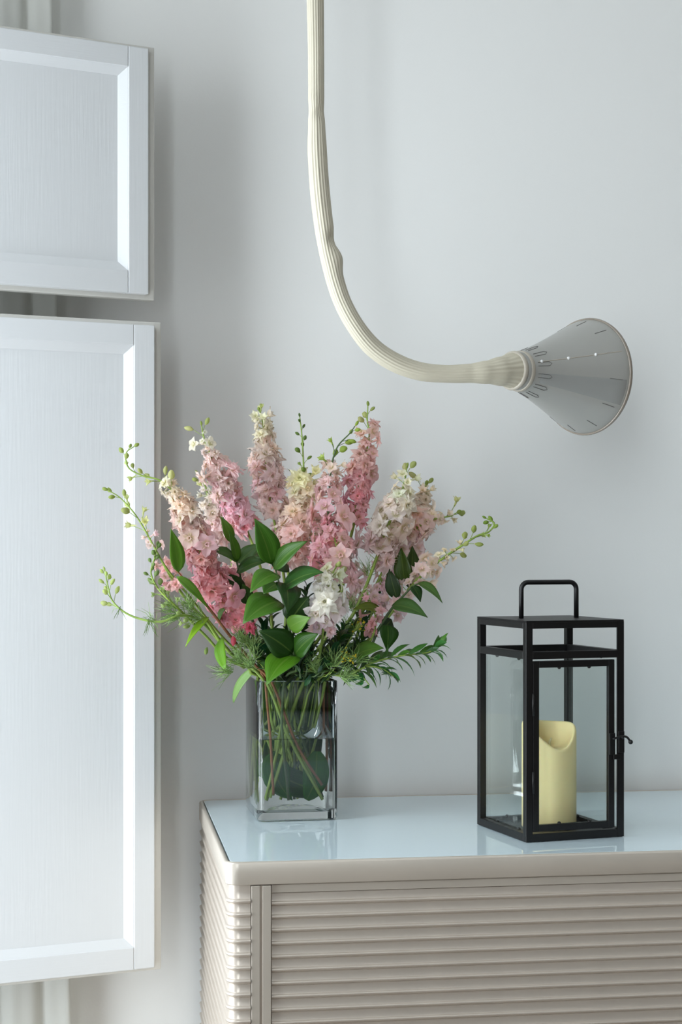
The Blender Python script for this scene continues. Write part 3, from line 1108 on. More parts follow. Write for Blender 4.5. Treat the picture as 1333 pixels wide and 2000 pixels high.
def blade(bz, w, n0, fold, shape, nu=4, nv=10, twist=0.0, wave=0.0):
    """leaf surface along the points bz; n0 is the facing of the upper side"""
    vs, fs, uv = [], [], []
    m = len(bz) - 1
    for j in range(nv + 1):
        v = j / nv
        q = v * m
        i0 = min(int(q), m - 1)
        p = bz[i0].lerp(bz[i0 + 1], q - i0)
        t = (bz[min(i0 + 1, m)] - bz[max(i0, 0)]).normalized()
        side = t.cross(n0)
        if side.length < 1e-4:
            side = t.orthogonal()
        side.normalize()
        if twist:
            side = Quaternion(t, twist * v) @ side
        nn = side.cross(t).normalized()
        if shape == 'ruscus':
            ww = w * (math.sin(PI * v ** 0.72) ** 1.0) * (1 - 0.30 * v) * 1.38
        elif shape == 'round':
            ww = w * (math.sin(PI * (0.04 + 0.94 * v)) ** 0.6)
        else:
            ww = w * math.sin(PI * v ** 0.9) ** 0.9
        ww = max(ww, w * 0.03)
        for i in range(nu + 1):
            u = i / nu * 2 - 1
            vs.append(p + side * (u * ww / 2) + nn * (fold * abs(u) * ww * 0.5 + wave * w * math.sin(v * 7 + u * 2)))
            uv.append((i / nu, v))
    W = nu + 1
    for j in range(nv):
        for i in range(nu):
            fs.append((j * W + i, j * W + i + 1, (j + 1) * W + i + 1, (j + 1) * W + i))
    return vs, fs, uv


def leaf(parent, b, t, w_px, arch=0.12, tilt=(0, 0.35), fold=0.22, shape='ruscus', col=(70, 112, 48), twist=0.0, name='leaf', wave=0.0):
    """leaf from base to tip, both (px, py, D); w_px is its width in the frame"""
    def fill():
        n0 = (-FWD + RIGHT * tilt[0] + UP * tilt[1]).normalized()
        w = w_px * b[2] / FPX
        best = None
        ways = list(((0, 1, 1), (-.012, 1, 1), (.010, 1, 1), (-.022, 1, 1), (0, 1.8, 1), (0, .3, 1), (.020, 1, 1), (-.034, 1.3, 1), (-.016, 1.6, .9), (-.046, 1.2, .9), (.032, .6, .9), (-.05, 2, .8), (-.03, .2, .8), (.02, .2, .8), (-.02, 2.4, .7), (-.06, 1, .75)))
        ways += [(random.uniform(-.06, .035), random.uniform(.1, 2.4), random.uniform(.7, 1)) for _ in range(30)]
        for kk, (dd, ka, kw) in enumerate(ways):
            if kk > 15:
                n0 = (-FWD + RIGHT * (tilt[0] + random.uniform(-.35, .35)) + UP * (tilt[1] + random.uniform(-.35, .35))).normalized()
            B, T = P(*b), P(t[0], t[1], t[2] + dd)
            Lg = (T - B).length
            mid = (B + T) / 2 + n0 * arch * ka * Lg + UP * 0.06 * Lg
            pts = [B * (1 - k / 8) ** 2 + mid * (2 * (k / 8) * (1 - k / 8)) + T * (k / 8) ** 2 for k in range(9)]
            vs, fs, uv = blade(pts, w * kw, n0, fold, shape, twist=twist, wave=wave)
            pc = Clear.piece(vs, fs)
            h = CLEAR.hits(pc, parent.name if parent else name)
            if best is None or h < best[0]:
                best = (h, vs, fs, uv, pc, B)
            if h == 0:
                break
        h, vs, fs, uv, pc, B = best
        CLEAR.add(pc, parent.name if parent else name)
        org = parent.location if parent is not None else B
        me = mesh(name, [v - org for v in vs], fs, M['leaf'], True, uv)
        o = link(name, me, parent, color=rgb(col[0] * 1.08, col[1], col[2] * 0.72))
        if parent is None:
            o.location = B
        sdm = o.modifiers.new('thickness', 'SOLIDIFY')
        sdm.thickness = 0.0004
        return o
    if parent is None:
        return fill()
    later(1, fill)


def small_leaf_mesh(seed, slim):
    R = random.Random(seed)
    pts = [Vector((k / 6, 0, 0.25 * (k / 6) * (1 - k / 6) * 2 - 0.12 * (k / 6) ** 2)) for k in range(7)]
    vs, fs, uv = blade(pts, slim, Vector((0, 0, 1)), 0.3, 'lance', 2, 6, twist=R.uniform(-.4, .4))
    return mesh('leaf', vs, fs, M['leaf'], True, uv)


SLEAF = [small_leaf_mesh(k, s_) for k, s_ in ((1, 0.26), (2, 0.32), (3, 0.22), (4, 0.38))]


def place_small_leaf(parent, p, d, n, L, col, k=None):
    me = SLEAF[random.randrange(4) if k is None else k]
    best = None
    d0 = d.normalized()
    for a in range(26):
        dd = d0 if a == 0 else (d0 + rv() * (0.25 + 0.045 * a)).normalized()
        y = n.cross(dd)
        if y.length < 1e-4:
            y = dd.orthogonal()
        y.normalize()
        if a > 3:
            y = Quaternion(dd, random.uniform(-1, 1) * a * 0.08) @ y
        z = dd.cross(y)
        q = Matrix((dd, y, z)).transposed().to_quaternion()
        Lk = L * max(0.42, 1 - 0.025 * a)
        pc = data_piece(me, q, Lk, p)
        h = CLEAR.hits(pc, parent.name)
        if best is None or h < best[0]:
            best = (h, q, Lk, pc)
        if h == 0:
            break
    h, q, Lk, pc = best
    CLEAR.add(pc, parent.name)
    return link('leaf', me, parent, p - parent.location, q, Lk, rgb(*col))


def rv():
    while True:
        v = Vector((random.uniform(-1, 1), random.uniform(-1, 1), random.uniform(-1, 1)))
        if 0.05 < v.length < 1:
            return v.normalized()


def feather_mesh(parent, centres, n, L, name='feathery_foliage', mat=None):
    """fine thread-like leaves as thin three-sided needles"""
    def fill():
        m = MB()
        for (cpt, dirn, k) in centres:
            for _ in range(int(n * k)):
                for a in range(14):
                    d = (dirn + rv() * (0.9 + .05 * a)).normalized()
                    p0 = cpt + rv() * L * (0.12 + .01 * a)
                    p1 = p0 + d * L * random.uniform(.4, 1) * (1 - .03 * a)
                    pm_ = (p0 + p1) / 2 + rv() * L * 0.12
                    if not (CLEAR.crosses(p0, pm_, parent.name) or CLEAR.crosses(pm_, p1, parent.name)):
                        m.tube([p0 - parent.location, pm_ - parent.location, p1 - parent.location], [0.00045, 0.0004, 0.00015], 3, False)
                        break
        o = m.build(name, mat or M['fern'], parent)
        o['kind'] = 'stuff'
    later(5, fill)


STEM_GROUP = 'pink and cream flower spikes in the vase'


def lerp_col(cols, t):
    for (t0, c0), (t1, c1) in zip(cols, cols[1:]):
        if t <= t1:
            k = (t - t0) / max(t1 - t0, 1e-6)
            return tuple(c0[i] + (c1[i] - c0[i]) * max(0, min(1, k)) for i in range(3))
    return cols[-1][1]


def stem_points(path, mouth, foot, short=False):
    """the way of a stem from its tip into the vase; a few stand before the sunken leaves, the others behind"""
    pts = [P(*p) for p in path]
    mp_ = vl(mouth[0], mouth[1], VH + 0.004)
    if short:                                # short sprigs only reach a few centimetres into the vase
        return pts + [mp_, vl(mouth[0] * 0.8, mouth[1] * 0.85, VH - 0.032), vl(mouth[0] * 0.6, mouth[1] * 0.75, VH - 0.066)], None
    layer = 'front' if mouth[1] <= -0.036 else 'back'
    fy = -0.049 if layer == 'front' else max(-0.012, min(0.034, foot[1]))
    my = mouth[1] * .5 + fy * .5 if layer == 'front' else max(-0.014, mouth[1] * .5 + fy * .5)
    fz = BZ + 0.005 + random.random() ** 2 * 0.026
    return pts + [mp_, vl(mouth[0] * 0.45 + foot[0] * 0.55, my, VH * 0.52), vl(foot[0], fy, fz)], layer


def spike(label, path, nb, nf, cols, half_px=27, kinds=('double',), mouth=(0, 0), foot=(0, 0), spacing=0.0034, rad_stem=0.0022,
          bud_step=0.008, bud_size=0.0040, bud_col=((170, 186, 104), (206, 206, 150)), mat='stem', name='flower_spike', group=STEM_GROUP, cat='flower', dens=1.0, taper=0.5):
    """path runs tip -> flower base; nb / nf are path-index ranges that carry buds / open florets"""
    full, layer = stem_points(path, mouth, foot)
    curve = catmull(full, 12)
    nn_ = (len(path) - 1) * 12
    kf = random.uniform(.75, 1.1)
    rads = [rad_stem * kf * (0.35 + 0.65 * min(1, k / nn_)) for k in range(len(curve))]
    curve = route(curve, len(path) * 12, rads, layer)
    root = thing(name, label, cat, curve[-1], 0, group)
    register_stem(curve, rads, root.name)
    R0 = root.location
    ln = [0.0]
    for a, b2 in zip(curve, curve[1:]):
        ln.append(ln[-1] + (b2 - a).length)
    def at(s_):
        s_ = max(0, min(ln[-1] - 1e-6, s_))
        i = max(0, int(np.searchsorted(ln, s_, side='right')) - 1)
        i = min(i, len(curve) - 2)
        k = (s_ - ln[i]) / max(ln[i + 1] - ln[i], 1e-9)
        return curve[i].lerp(curve[i + 1], k), (curve[i] - curve[i + 1]).normalized()
    idx = lambda f: ln[min(int(f * 12), len(ln) - 1)]
    st = MB()
    st.tube([p - R0 for p in curve], rads, 7)
    Dm = path[0][2]
    half = half_px * Dm / FPX
    gold = 2.39996

    def set_piece(nm, me, p, ax, rad, d, sz, off, colr, lift):
        """one bud or floret on its stalk, turned or drawn in a little where it would run into a neighbour"""
        best = None
        for a in range(22):
            k = max(0.5, 1 - 0.024 * a)
            da = d if a == 0 else (d + rv() * (0.12 + 0.045 * a)).normalized()
            q = da.to_track_quat('Z', 'Y') @ Quaternion((0, 0, 1), random.random() * 6)
            at_ = p + rad * (off * (1 if a < 3 else random.uniform(.45, 1.1))) + lift + (rv() * 0.0012 * a * 0.3 if a else Vector())
            stalk = MB().tube([p - ax * off * 0.35, p.lerp(at_, 0.5) - ax * off * 0.15, at_ - da * sz * k * 0.1], 0.0005, 4, False)
            pc = data_piece(me, q, sz * k, at_, stalk)
            h = CLEAR.hits(pc, root.name)
            if best is None or h < best[0]:
                best = (h, q, at_, sz * k, pc, stalk)
            if h == 0:
                break
        h, q, at_, sk, pc, stalk = best
        CLEAR.add(pc, root.name)
        st.add([v - R0 for v in stalk.v], stalk.f)
        link(nm, me, root, at_ - R0, q, sk, colr)

    def fill():
        ang = ang0 = random.random() * 6
        if nb:
            s0, s1 = idx(nb[0]), idx(nb[1])
            n = max(2, int((s1 - s0) / bud_step))
            for k in range(n + 1):
                p, ax = at(s0 + (s1 - s0) * k / n)
                ang += gold if k else 0
                e1 = ax.orthogonal().normalized()
                rad = e1 * math.cos(ang) + ax.cross(e1) * math.sin(ang)
                d = (rad * (0.55 + 0.5 * k / n) + ax * 0.75 + rv() * 0.15).normalized() if k else ax
                sz = bud_size * 1.2 * (0.62 + 0.55 * k / n) * random.uniform(.88, 1.12)
                off = sz * (0.8 + 1.2 * k / n)
                c_ = lerp_col(((0, bud_col[0]), (1, bud_col[1])), k / n)
                if k > n * 0.35 and random.random() < 0.4:      # a bud just breaking open
                    set_piece('floret', random.choice(FLORETS['half']), p, ax, d, d, sz * 1.35, off + sz * 0.4, rgb(*(x + 26 for x in c_)), Vector())
                else:
                    set_piece('bud', random.choice(BUDS), p, ax, d, d, sz, off if k else 0.0, rgb(*c_), Vector())
        if nf:
            s0, s1 = idx(nf[0]), idx(nf[1])
            n = max(3, int((s1 - s0) / spacing * dens))
            for k in range(n + 1):
                f = k / n
                p, ax = at(s0 + (s1 - s0) * f)
                ang += gold
                e1 = ax.orthogonal().normalized()
                rad = e1 * math.cos(ang) + ax.cross(e1) * math.sin(ang)
                grow = taper + (1 - taper) * min(1, f * 2.2)
                hs = half * grow * (1 + 0.16 * math.sin(f * 11 + ang0)) * random.uniform(.88, 1.12)
                d = (rad * 0.95 + ax * (0.55 - 0.5 * f) + rv() * 0.45).normalized()
                kd = random.choice(kinds)
                if f < 0.12 and random.random() < 0.6:
                    kd = 'half'
                c_ = lerp_col(cols, f)
                j = random.uniform(-6, 6)
                c_ = tuple(max(0, min(255, 255 - (255 - x) * 0.54 * w_ + j + random.uniform(-4, 4))) for x, w_ in zip(c_, (0.5, 1.0, 1.02)))
                sz = hs * random.uniform(.60, .84) * (0.74 if kd == 'open' else 1)
                set_piece('floret', random.choice(FLORETS[kd]), p, ax, rad, d, sz, hs * random.choice((.30, .42, .5, .58, .66, .84)), rgb(*c_), ax * random.uniform(-.002, .002))
        st.build('stem', M[mat], root, smooth=True)
    later(2, fill)
    return root


def loose(root, kind, px, py, D, size_px, col, face=(0, 0.2)):
    """one more floret or bud on an existing stem, joined by a short stalk"""
    def fill():
        d = (-FWD + RIGHT * face[0] + UP * face[1]).normalized()
        me = random.choice(BUDS if kind == 'bud' else FLORETS[kind])
        best = None
        for a in range(30):
            p = P(px, py, D - 0.0016 * a)
            q = d.to_track_quat('Z', 'Y') @ Quaternion((0, 0, 1), random.random() * 6)
            sk = size_px * D / FPX * max(.7, 1 - .01 * a)
            pc = data_piece(me, q, sk, p)
            h = CLEAR.hits(pc, root.name)
            if best is None or h < best[0]:
                best = (h, p, q, sk, pc)
            if h == 0:
                break
        h, p, q, sk, pc = best
        CLEAR.add(pc, root.name)
        link('bud' if kind == 'bud' else 'floret', me, root, p - root.location, q, sk, rgb(*col))
    later(3, fill)


CREAM, IVORY, PEACH = (240, 232, 200), (246, 240, 222), (240, 214, 196)
BLUSH, PALE, PINK = (242, 212, 206), (240, 198, 198), (232, 158, 168)
HOT, ROSE, DUSTY = (236, 138, 158), (222, 146, 158), (224, 178, 176)
LILAC, MAUVE, WHITE = (238, 216, 218), (228, 190, 196), (252, 248, 238)

# --- left side
s1 = spike('long left spike curling at its budded tip, cream above and rose pink below',
           [(262, 872, 2.060), (247, 884, 2.060), (250, 912, 2.060), (278, 929, 2.060), (312, 938, 2.060), (345, 968, 2.063), (372, 1020, 2.082), (392, 1080, 2.096), (420, 1145, 2.118), (462, 1220, 2.154)],
           (0, 4.6), (4.4, 8.2), ((0, CREAM), (.25, PEACH), (.42, BLUSH), (.6, PINK), (.85, ROSE), (1, HOT)), 43, ('double', 'double', 'open'), (-0.034, -0.040), (0.032, -0.050), bud_size=0.0046, taper=.55)
s2 = spike('thin left stem of pale green buds ending in small blush blossoms, over the tall shutter',
           [(211, 958, 2.055), (232, 970, 2.055), (262, 1002, 2.055), (283, 1035, 2.055), (300, 1066, 2.055), (322, 1105, 2.055), (370, 1165, 2.079), (440, 1250, 2.143)],
           (0, 3.2), (3.1, 4.1), ((0, BLUSH), (1, (240, 200, 200))), 20, ('half', 'open'), (-0.038, -0.010), (0.03, 0.02), bud_step=0.0075, bud_size=0.0050, dens=.8)
s3 = spike('short green bud stem standing below the blush blossoms at the left',
           [(307, 1066, 2.050), (302, 1090, 2.050), (295, 1118, 2.050), (306, 1145, 2.050), (326, 1168, 2.050), (352, 1192, 2.058), (400, 1240, 2.096), (450, 1290, 2.143)],
           (0, 5.6), None, (), 20, mouth=(-0.041, -0.032), foot=(0.016, -0.051), bud_step=0.0048, bud_size=0.0042, bud_col=((130, 156, 92), (186, 200, 140)))
s4 = spike('low left stem sweeping out sideways and up to a pale green bud tip',
           [(205, 1116, 2.045), (211, 1145, 2.045), (219, 1172, 2.045), (238, 1192, 2.045), (268, 1207, 2.045), (315, 1214, 2.045), (352, 1202, 2.053), (390, 1212, 2.082), (450, 1275, 2.138)],
           (0, 2.6), None, (), 20, mouth=(-0.042, -0.044), foot=(0.040, -0.046), bud_step=0.0042, bud_size=0.0042, bud_col=((190, 206, 130), (206, 214, 150)), mat='stem_lime')
s5 = spike('leaning spike left of the tall cream one, blush above and pink at its foot',
           [(394, 832, 2.155), (398, 852, 2.157), (412, 890, 2.163), (434, 940, 2.173), (458, 985, 2.184), (482, 1035, 2.195), (505, 1095, 2.200), (530, 1200, 2.210)],
           (0, 0.8), (0.8, 5.0), ((0, IVORY), (.2, BLUSH), (.55, PALE), (.85, (240, 184, 200)), (1, PINK)), 36, ('double', 'double', 'open'), (-0.022, 0.010), (0.02, 0.02), bud_size=0.0044, taper=.4)
loose(s5, 'open', 379, 868, 2.13, 15, IVORY, (-1, .1))
loose(s5, 'open', 410, 866, 2.13, 15, IVORY, (.8, .3))
s5b = spike('small cream and green side stem behind the big left spike',
            [(388, 928, 2.200), (402, 952, 2.208), (410, 985, 2.213), (424, 1020, 2.222), (440, 1065, 2.232), (480, 1160, 2.250)],
            (0, 1.4), (1.2, 4), ((0, IVORY), (1, BLUSH)), 32, ('double',), (-0.030, 0.015), (0.01, 0.03), bud_size=0.0050)
# --- centre
s6 = spike('tallest cream spike with a pale pink foot at the top of the bouquet',
           [(507, 803, 2.24), (513, 822, 2.24), (518, 870, 2.24), (522, 925, 2.24), (530, 985, 2.24), (542, 1050, 2.24), (560, 1180, 2.235)],
           (0, 0.35), (0.35, 4.3), ((0, (244, 236, 198)), (.25, (244, 230, 206)), (.5, (242, 218, 206)), (.75, (240, 204, 206)), (1, BLUSH)), 35, ('double',), (-0.010, 0.025), (0.01, 0.0), bud_size=0.0045, taper=.62)
s7 = spike('straight green bud stem rising from cream blossoms in the middle of the bouquet',
           [(586, 815, 2.20), (590, 850, 2.20), (593, 900, 2.20), (594, 940, 2.20), (590, 985, 2.20), (584, 1040, 2.20), (578, 1095, 2.205), (578, 1200, 2.21)],
           (0, 3.4), (2.7, 6.0), ((0, (240, 234, 170)), (.2, (242, 230, 190)), (.45, PEACH), (1, (238, 196, 190))), 46, ('double', 'double', 'open'), (-0.004, 0.012), (-0.012, 0.03), bud_step=0.0078, bud_size=0.0038, bud_col=((112, 140, 76), (150, 172, 84)), taper=.6)
s8 = spike('rose spike with a bare dark stem and a bent budded tip, mid bouquet',
           [(694, 832, 2.160), (684, 846, 2.160), (660, 872, 2.160), (649, 905, 2.160), (644, 960, 2.160), (641, 1020, 2.160), (640, 1080, 2.160), (630, 1200, 2.170)],
           (0, 3.2), (3.0, 6.3), ((0, PEACH), (.3, DUSTY), (.65, PINK), (1, ROSE)), 42, ('double', 'open'), (0.006, -0.030), (0.008, -0.050), bud_step=0.0072, bud_size=0.0052, bud_col=((176, 196, 90), (170, 190, 96)), mat='stem_dark', dens=.9)
s9 = spike('tall dusty pink spike with green buds at the top, deepest pink at its foot',
           [(719, 794, 2.240), (718, 822, 2.240), (722, 845, 2.240), (716, 885, 2.240), (706, 930, 2.240), (697, 985, 2.240), (694, 1012, 2.240), (678, 1080, 2.240), (650, 1200, 2.240)],
           (0, 1.6), (1.5, 6.1), ((0, (236, 190, 172)), (.35, (232, 182, 176)), (.6, (232, 168, 176)), (1, (232, 138, 160))), 33, ('double', 'double', 'open'), (0.014, 0.022), (-0.03, 0.0), bud_step=0.0075, bud_size=0.0050, taper=.7)
s9b = spike('pale peach spike filling the gap behind the middle leaves',
            [(560, 985, 2.260), (560, 1010, 2.260), (556, 1050, 2.260), (560, 1090, 2.260), (568, 1180, 2.260)],
            None, (0, 3.0), ((0, BLUSH), (.5, PALE), (1, (234, 182, 180))), 42, ('double',), (-0.012, 0.03), (0.0, 0.04))
s9c = spike('rose spike low in the middle, half hidden under the cream blossoms',
            [(650, 1040, 2.130), (656, 1060, 2.130), (664, 1090, 2.130), (672, 1125, 2.135), (650, 1220, 2.150)],
            None, (0, 3.0), ((0, ROSE), (.6, DUSTY), (1, MAUVE)), 40, ('open', 'double'), (0.016, -0.006), (-0.02, 0.03))
# --- right side
s10 = spike('upright ivory spike with green tips on the right of the bouquet',
            [(795, 914, 2.180), (792, 935, 2.180), (784, 965, 2.180), (770, 1000, 2.180), (753, 1040, 2.180), (738, 1085, 2.180), (690, 1200, 2.190)],
            (0, 0.9), (0.7, 5.0), ((0, (240, 238, 192)), (.3, IVORY), (.6, (242, 226, 208)), (1, (236, 210, 206))), 44, ('double', 'open', 'open'), (0.024, 0.010), (-0.03, 0.03), bud_size=0.0050, taper=.45)
s11 = spike('thick blush spike leaning right, behind the ivory one',
            [(832, 948, 2.275), (828, 962, 2.275), (818, 995, 2.275), (800, 1035, 2.275), (778, 1080, 2.270), (715, 1200, 2.260)],
            (0, 0.4), (0.4, 4.0), ((0, (238, 228, 190)), (.4, (238, 212, 194)), (1, (232, 196, 194))), 42, ('double', 'open'), (0.030, 0.028), (-0.035, 0.01), bud_size=0.0050, taper=.6)
s12 = spike('blush spike pointing right with a pale green tip, above the long outermost stem',
            [(892, 1002, 2.22), (880, 1008, 2.22), (855, 1012, 2.22), (825, 1024, 2.22), (790, 1052, 2.22), (760, 1095, 2.22), (705, 1200, 2.22)],
            (0, 0.7), (0.7, 4.6), ((0, (236, 226, 186)), (.35, (236, 208, 190)), (1, (230, 190, 190))), 35, ('double', 'open'), (0.034, 0.014), (-0.02, -0.03), bud_size=0.0052, taper=.45)
s13 = spike('long outermost right stem of pale open blossoms ending in a curled green tip',
            [(951, 1013, 2.17), (966, 1022, 2.17), (956, 1038, 2.17), (934, 1046, 2.17), (905, 1064, 2.17), (872, 1086, 2.17), (838, 1112, 2.172), (806, 1142, 2.176), (786, 1168, 2.18), (720, 1250, 2.19)],
            (0, 4.6), (4.2, 8.4), ((0, (226, 222, 160)), (.3, (234, 216, 190)), (.6, (232, 204, 196)), (1, (230, 190, 190))), 28, ('open', 'open', 'half'), (0.030, -0.044), (-0.016, -0.051), bud_step=0.0068, bud_size=0.0048, bud_col=((146, 176, 74), (196, 200, 130)), dens=.95)
# --- front and low
s14 = spike('small white spike in front of the leaves, lilac at its foot',
            [(656, 1108, 2.09), (650, 1122, 2.09), (642, 1150, 2.09), (637, 1190, 2.09), (632, 1228, 2.095), (628, 1262, 2.11), (618, 1300, 2.14)],
            (0, 0.8), (0.5, 4.2), ((0, (240, 242, 200)), (.3, (255, 252, 240)), (.55, (248, 238, 236)), (1, (230, 200, 214))), 39, ('double', 'open'), (0.010, -0.042), (-0.026, -0.050), bud_size=0.0046, taper=.65)
s15 = spike('low bright pink spike among the feathery leaves at the lower left',
            [(405, 1130, 2.12), (412, 1150, 2.12), (428, 1175, 2.12), (448, 1210, 2.125), (474, 1245, 2.13), (505, 1290, 2.15)],
            None, (0, 3.4), ((0, PINK), (.4, HOT), (1, (236, 130, 150))), 32, ('double', 'open'), (-0.030, -0.030), (0.03, 0.0), dens=.7)
s15b = spike('dusty pink spike under the big leaves at the left',
             [(452, 1100, 2.185), (456, 1125, 2.185), (466, 1160, 2.185), (480, 1200, 2.185), (500, 1260, 2.185)],
             None, (0, 3.2), ((0, PALE), (.5, DUSTY), (1, ROSE)), 38, ('double',), (-0.026, -0.010), (0.02, 0.04), dens=.8)
s16 = spike('pink blossoms low on the right beside a dark round leaf',
            [(716, 1150, 2.15), (722, 1170, 2.15), (734, 1205, 2.14), (732, 1232, 2.14), (716, 1268, 2.15), (690, 1310, 2.17)],
            None, (0, 3.2), ((0, MAUVE), (.4, (224, 160, 170)), (1, ROSE)), 28, ('open', 'double'), (0.030, -0.033), (-0.02, -0.01), dens=.55)
s17 = spike('lilac blossoms tucked in behind the small white spike',
            [(684, 1090, 2.210), (690, 1110, 2.210), (700, 1140, 2.210), (706, 1175, 2.210), (690, 1260, 2.210)],
            None, (0, 3.0), ((0, LILAC), (1, MAUVE)), 30, ('open',), (0.026, 0.0), (-0.03, -0.01), dens=.7)
s18 = spike('mauve blossoms between the ivory spike and the outermost right stem',
            [(760, 1080, 2.225), (752, 1105, 2.225), (742, 1140, 2.220), (732, 1175, 2.215), (700, 1270, 2.215)],
            None, (0, 3.0), ((0, (232, 204, 210)), (1, MAUVE)), 30, ('open', 'double'), (0.034, 0.002), (-0.01, 0.02), dens=.7)
s19 = spike('rose blossoms beneath the upright pale leaf, against the tall shutter',
            [(316, 1092, 2.07), (322, 1108, 2.07), (334, 1128, 2.07), (350, 1152, 2.07), (400, 1215, 2.09), (460, 1285, 2.12)],
            None, (0, 2.6), ((0, PALE), (.5, PINK), (1, (240, 176, 170))), 27, ('double', 'open'), (-0.043, -0.016), (0.024, 0.0), dens=.75)
# loose buds that stand off the low stems
loose(s15, 'bud', 456, 1262, 2.10, 11, (238, 120, 140), (0, 3))
loose(s15, 'double', 488, 1226, 2.10, 20, (236, 128, 150), (.2, .4))
loose(s3, 'bud', 372, 1222, 2.06, 8, (170, 186, 120), (-2, -.4))
loose(s3, 'bud', 405, 1264, 2.08, 8, (150, 170, 100), (-.6, -2))

# feathery larkspur leaves
G1 = (60, 110)
def f_at(px, py, D, dx, dy, k=1.0):
    return (P(px, py, D), (RIGHT * dx + UP * dy - FWD * 0.2).normalized(), k)
feather_mesh(s3, [f_at(350, 1205, 2.055, -1, .2), f_at(372, 1185, 2.06, -.4, .8), f_at(390, 1205, 2.07, -.6, .2), f_at(340, 1190, 2.055, -1, .6, .7)], 34, 0.030)
feather_mesh(s4, [f_at(300, 1211, 2.045, -.6, .6, .5), f_at(292, 1212, 2.045, .1, -1, .5), f_at(235, 1188, 2.045, -.2, -1, .25), f_at(395, 1215, 2.08, -.5, .2)], 22, 0.024)
feather_mesh(s15, [f_at(470, 1290, 2.11, -.5, .5), f_at(490, 1300, 2.11, -.3, .8), f_at(450, 1310, 2.12, -1, .1), f_at(500, 1265, 2.11, -.2, .9), f_at(480, 1255, 2.11, -.5, .3)], 46, 0.034)
feather_mesh(s16, [f_at(700, 1290, 2.12, .3, .5), f_at(650, 1300, 2.10, .1, .7), f_at(670, 1320, 2.11, .6, .2), f_at(620, 1310, 2.11, -.1, .8)], 46, 0.032)
feather_mesh(s10, [f_at(720, 1120, 2.19, 0, 1, .6), f_at(690, 1190, 2.19, .2, .9), f_at(680, 1230, 2.19, -.2, .8)], 36, 0.030)

# ------------------------------------------------------------------ broad-leaved branches
def branch(label, path, mouth, foot, mat='stem_dark', rad=0.0018, name='leafy_branch', group='leafy green branches in the vase'):
    full, layer = stem_points(path, mouth, foot)
    curve = catmull(full, 10)
    n = len(curve)
    rr = [rad * (0.4 + 0.6 * min(1, k / (n * 0.4))) for k in range(n)]
    curve = route(curve, len(path) * 10, rr, layer)
    root = thing(name, label, 'branch', curve[-1], 0, group)
    register_stem(curve, rr, root.name)
    MB().tube([p - root.location for p in curve], rr, 7).build('stem', M[mat], root, smooth=True)
    return root


DG, MG, LG, YG = (38, 74, 30), (66, 108, 48), (94, 138, 66), (120, 168, 58)
b1 = branch('broad-leaved green branch standing in front of the bouquet', [(520, 1060, 2.09), (535, 1100, 2.09), (548, 1150, 2.09), (560, 1200, 2.09), (572, 1262, 2.095), (580, 1305, 2.12)], (-0.004, -0.046), (0.010, -0.052))
leaf(b1, (531, 1102, 2.088), (498, 1013, 2.08), 43, .10, (.5, .2), .3, col=(62, 112, 44))
leaf(b1, (535, 1112, 2.088), (601, 1057, 2.07), 36, .10, (-.3, .8), .3, col=(58, 100, 50))
leaf(b1, (541, 1121, 2.088), (489, 1157, 2.05), 40, .16, (-.1, .9), .25, col=(72, 124, 50))
leaf(b1, (546, 1174, 2.088), (475, 1218, 2.05), 60, .14, (-.2, .9), .25, col=(70, 122, 50))
leaf(b1, (552, 1148, 2.088), (632, 1118, 2.06), 44, .16, (.2, 1.0), .2, col=(46, 92, 50))
leaf(b1, (558, 1140, 2.088), (562, 1198, 2.05), 44, .2, (.4, .8), .25, col=(44, 86, 46), twist=-.4)
leaf(b1, (564, 1226, 2.09), (607, 1206, 2.06), 30, .14, (-.2, -.1), .2, col=(92, 142, 66))
leaf(b1, (565, 1215, 2.09), (604, 1165, 2.08), 46, .12, (.2, .1), .2, col=(34, 66, 28))
leaf(b1, (574, 1280, 2.092), (522, 1337, 2.05), 56, .16, (-.4, .8), .22, col=(78, 138, 40))
leaf(b1, (572, 1276, 2.092), (506, 1232, 2.08), 48, .10, (.2, .3), .2, col=(34, 70, 30))
leaf(b1, (576, 1278, 2.092), (622, 1238, 2.07), 40, .12, (-.4, .5), .2, col=(52, 100, 38))
leaf(b1, (528, 1090, 2.10), (507, 1075, 2.13), 40, .10, (.1, .5), .2, col=(44, 78, 40))
leaf(b1, (537, 1112, 2.10), (556, 1090, 2.12), 40, .05, (.3, .3), .2, col=(48, 84, 52))
leaf(b1, (543, 1140, 2.10), (515, 1160, 2.08), 36, .10, (-.3, .6), .2, col=(60, 108, 42))
b2 = branch('green branch with long folded leaves between the two left spikes', [(436, 1010, 2.13), (448, 1050, 2.13), (463, 1098, 2.13), (474, 1145, 2.13), (490, 1200, 2.135), (515, 1280, 2.15)], (-0.022, -0.030), (0.034, -0.01))
leaf(b2, (452, 1060, 2.13), (431, 1008, 2.13), 20, .10, (.6, .3), .3, col=(92, 136, 52))
leaf(b2, (464, 1098, 2.128), (447, 1035, 2.12), 18, .10, (.7, .2), .3, col=(74, 120, 48))
leaf(b2, (463, 1096, 2.128), (412, 1076, 2.10), 30, .14, (-.1, 1), .25, col=(58, 104, 46))
leaf(b2, (462, 1118, 2.128), (528, 1096, 2.10), 32, .14, (.1, 1.1), .25, col=(52, 98, 46))
leaf(b2, (466, 1100, 2.14), (512, 1062, 2.14), 26, .10, (.1, .6), .25, col=(70, 112, 66))
leaf(b2, (478, 1165, 2.128), (440, 1120, 2.11), 26, .14, (-.2, .9), .25, col=(40, 72, 34))
leaf(b2, (484, 1180, 2.13), (474, 1140, 2.12), 24, .12, (.3, .4), .25, col=(48, 84, 40))
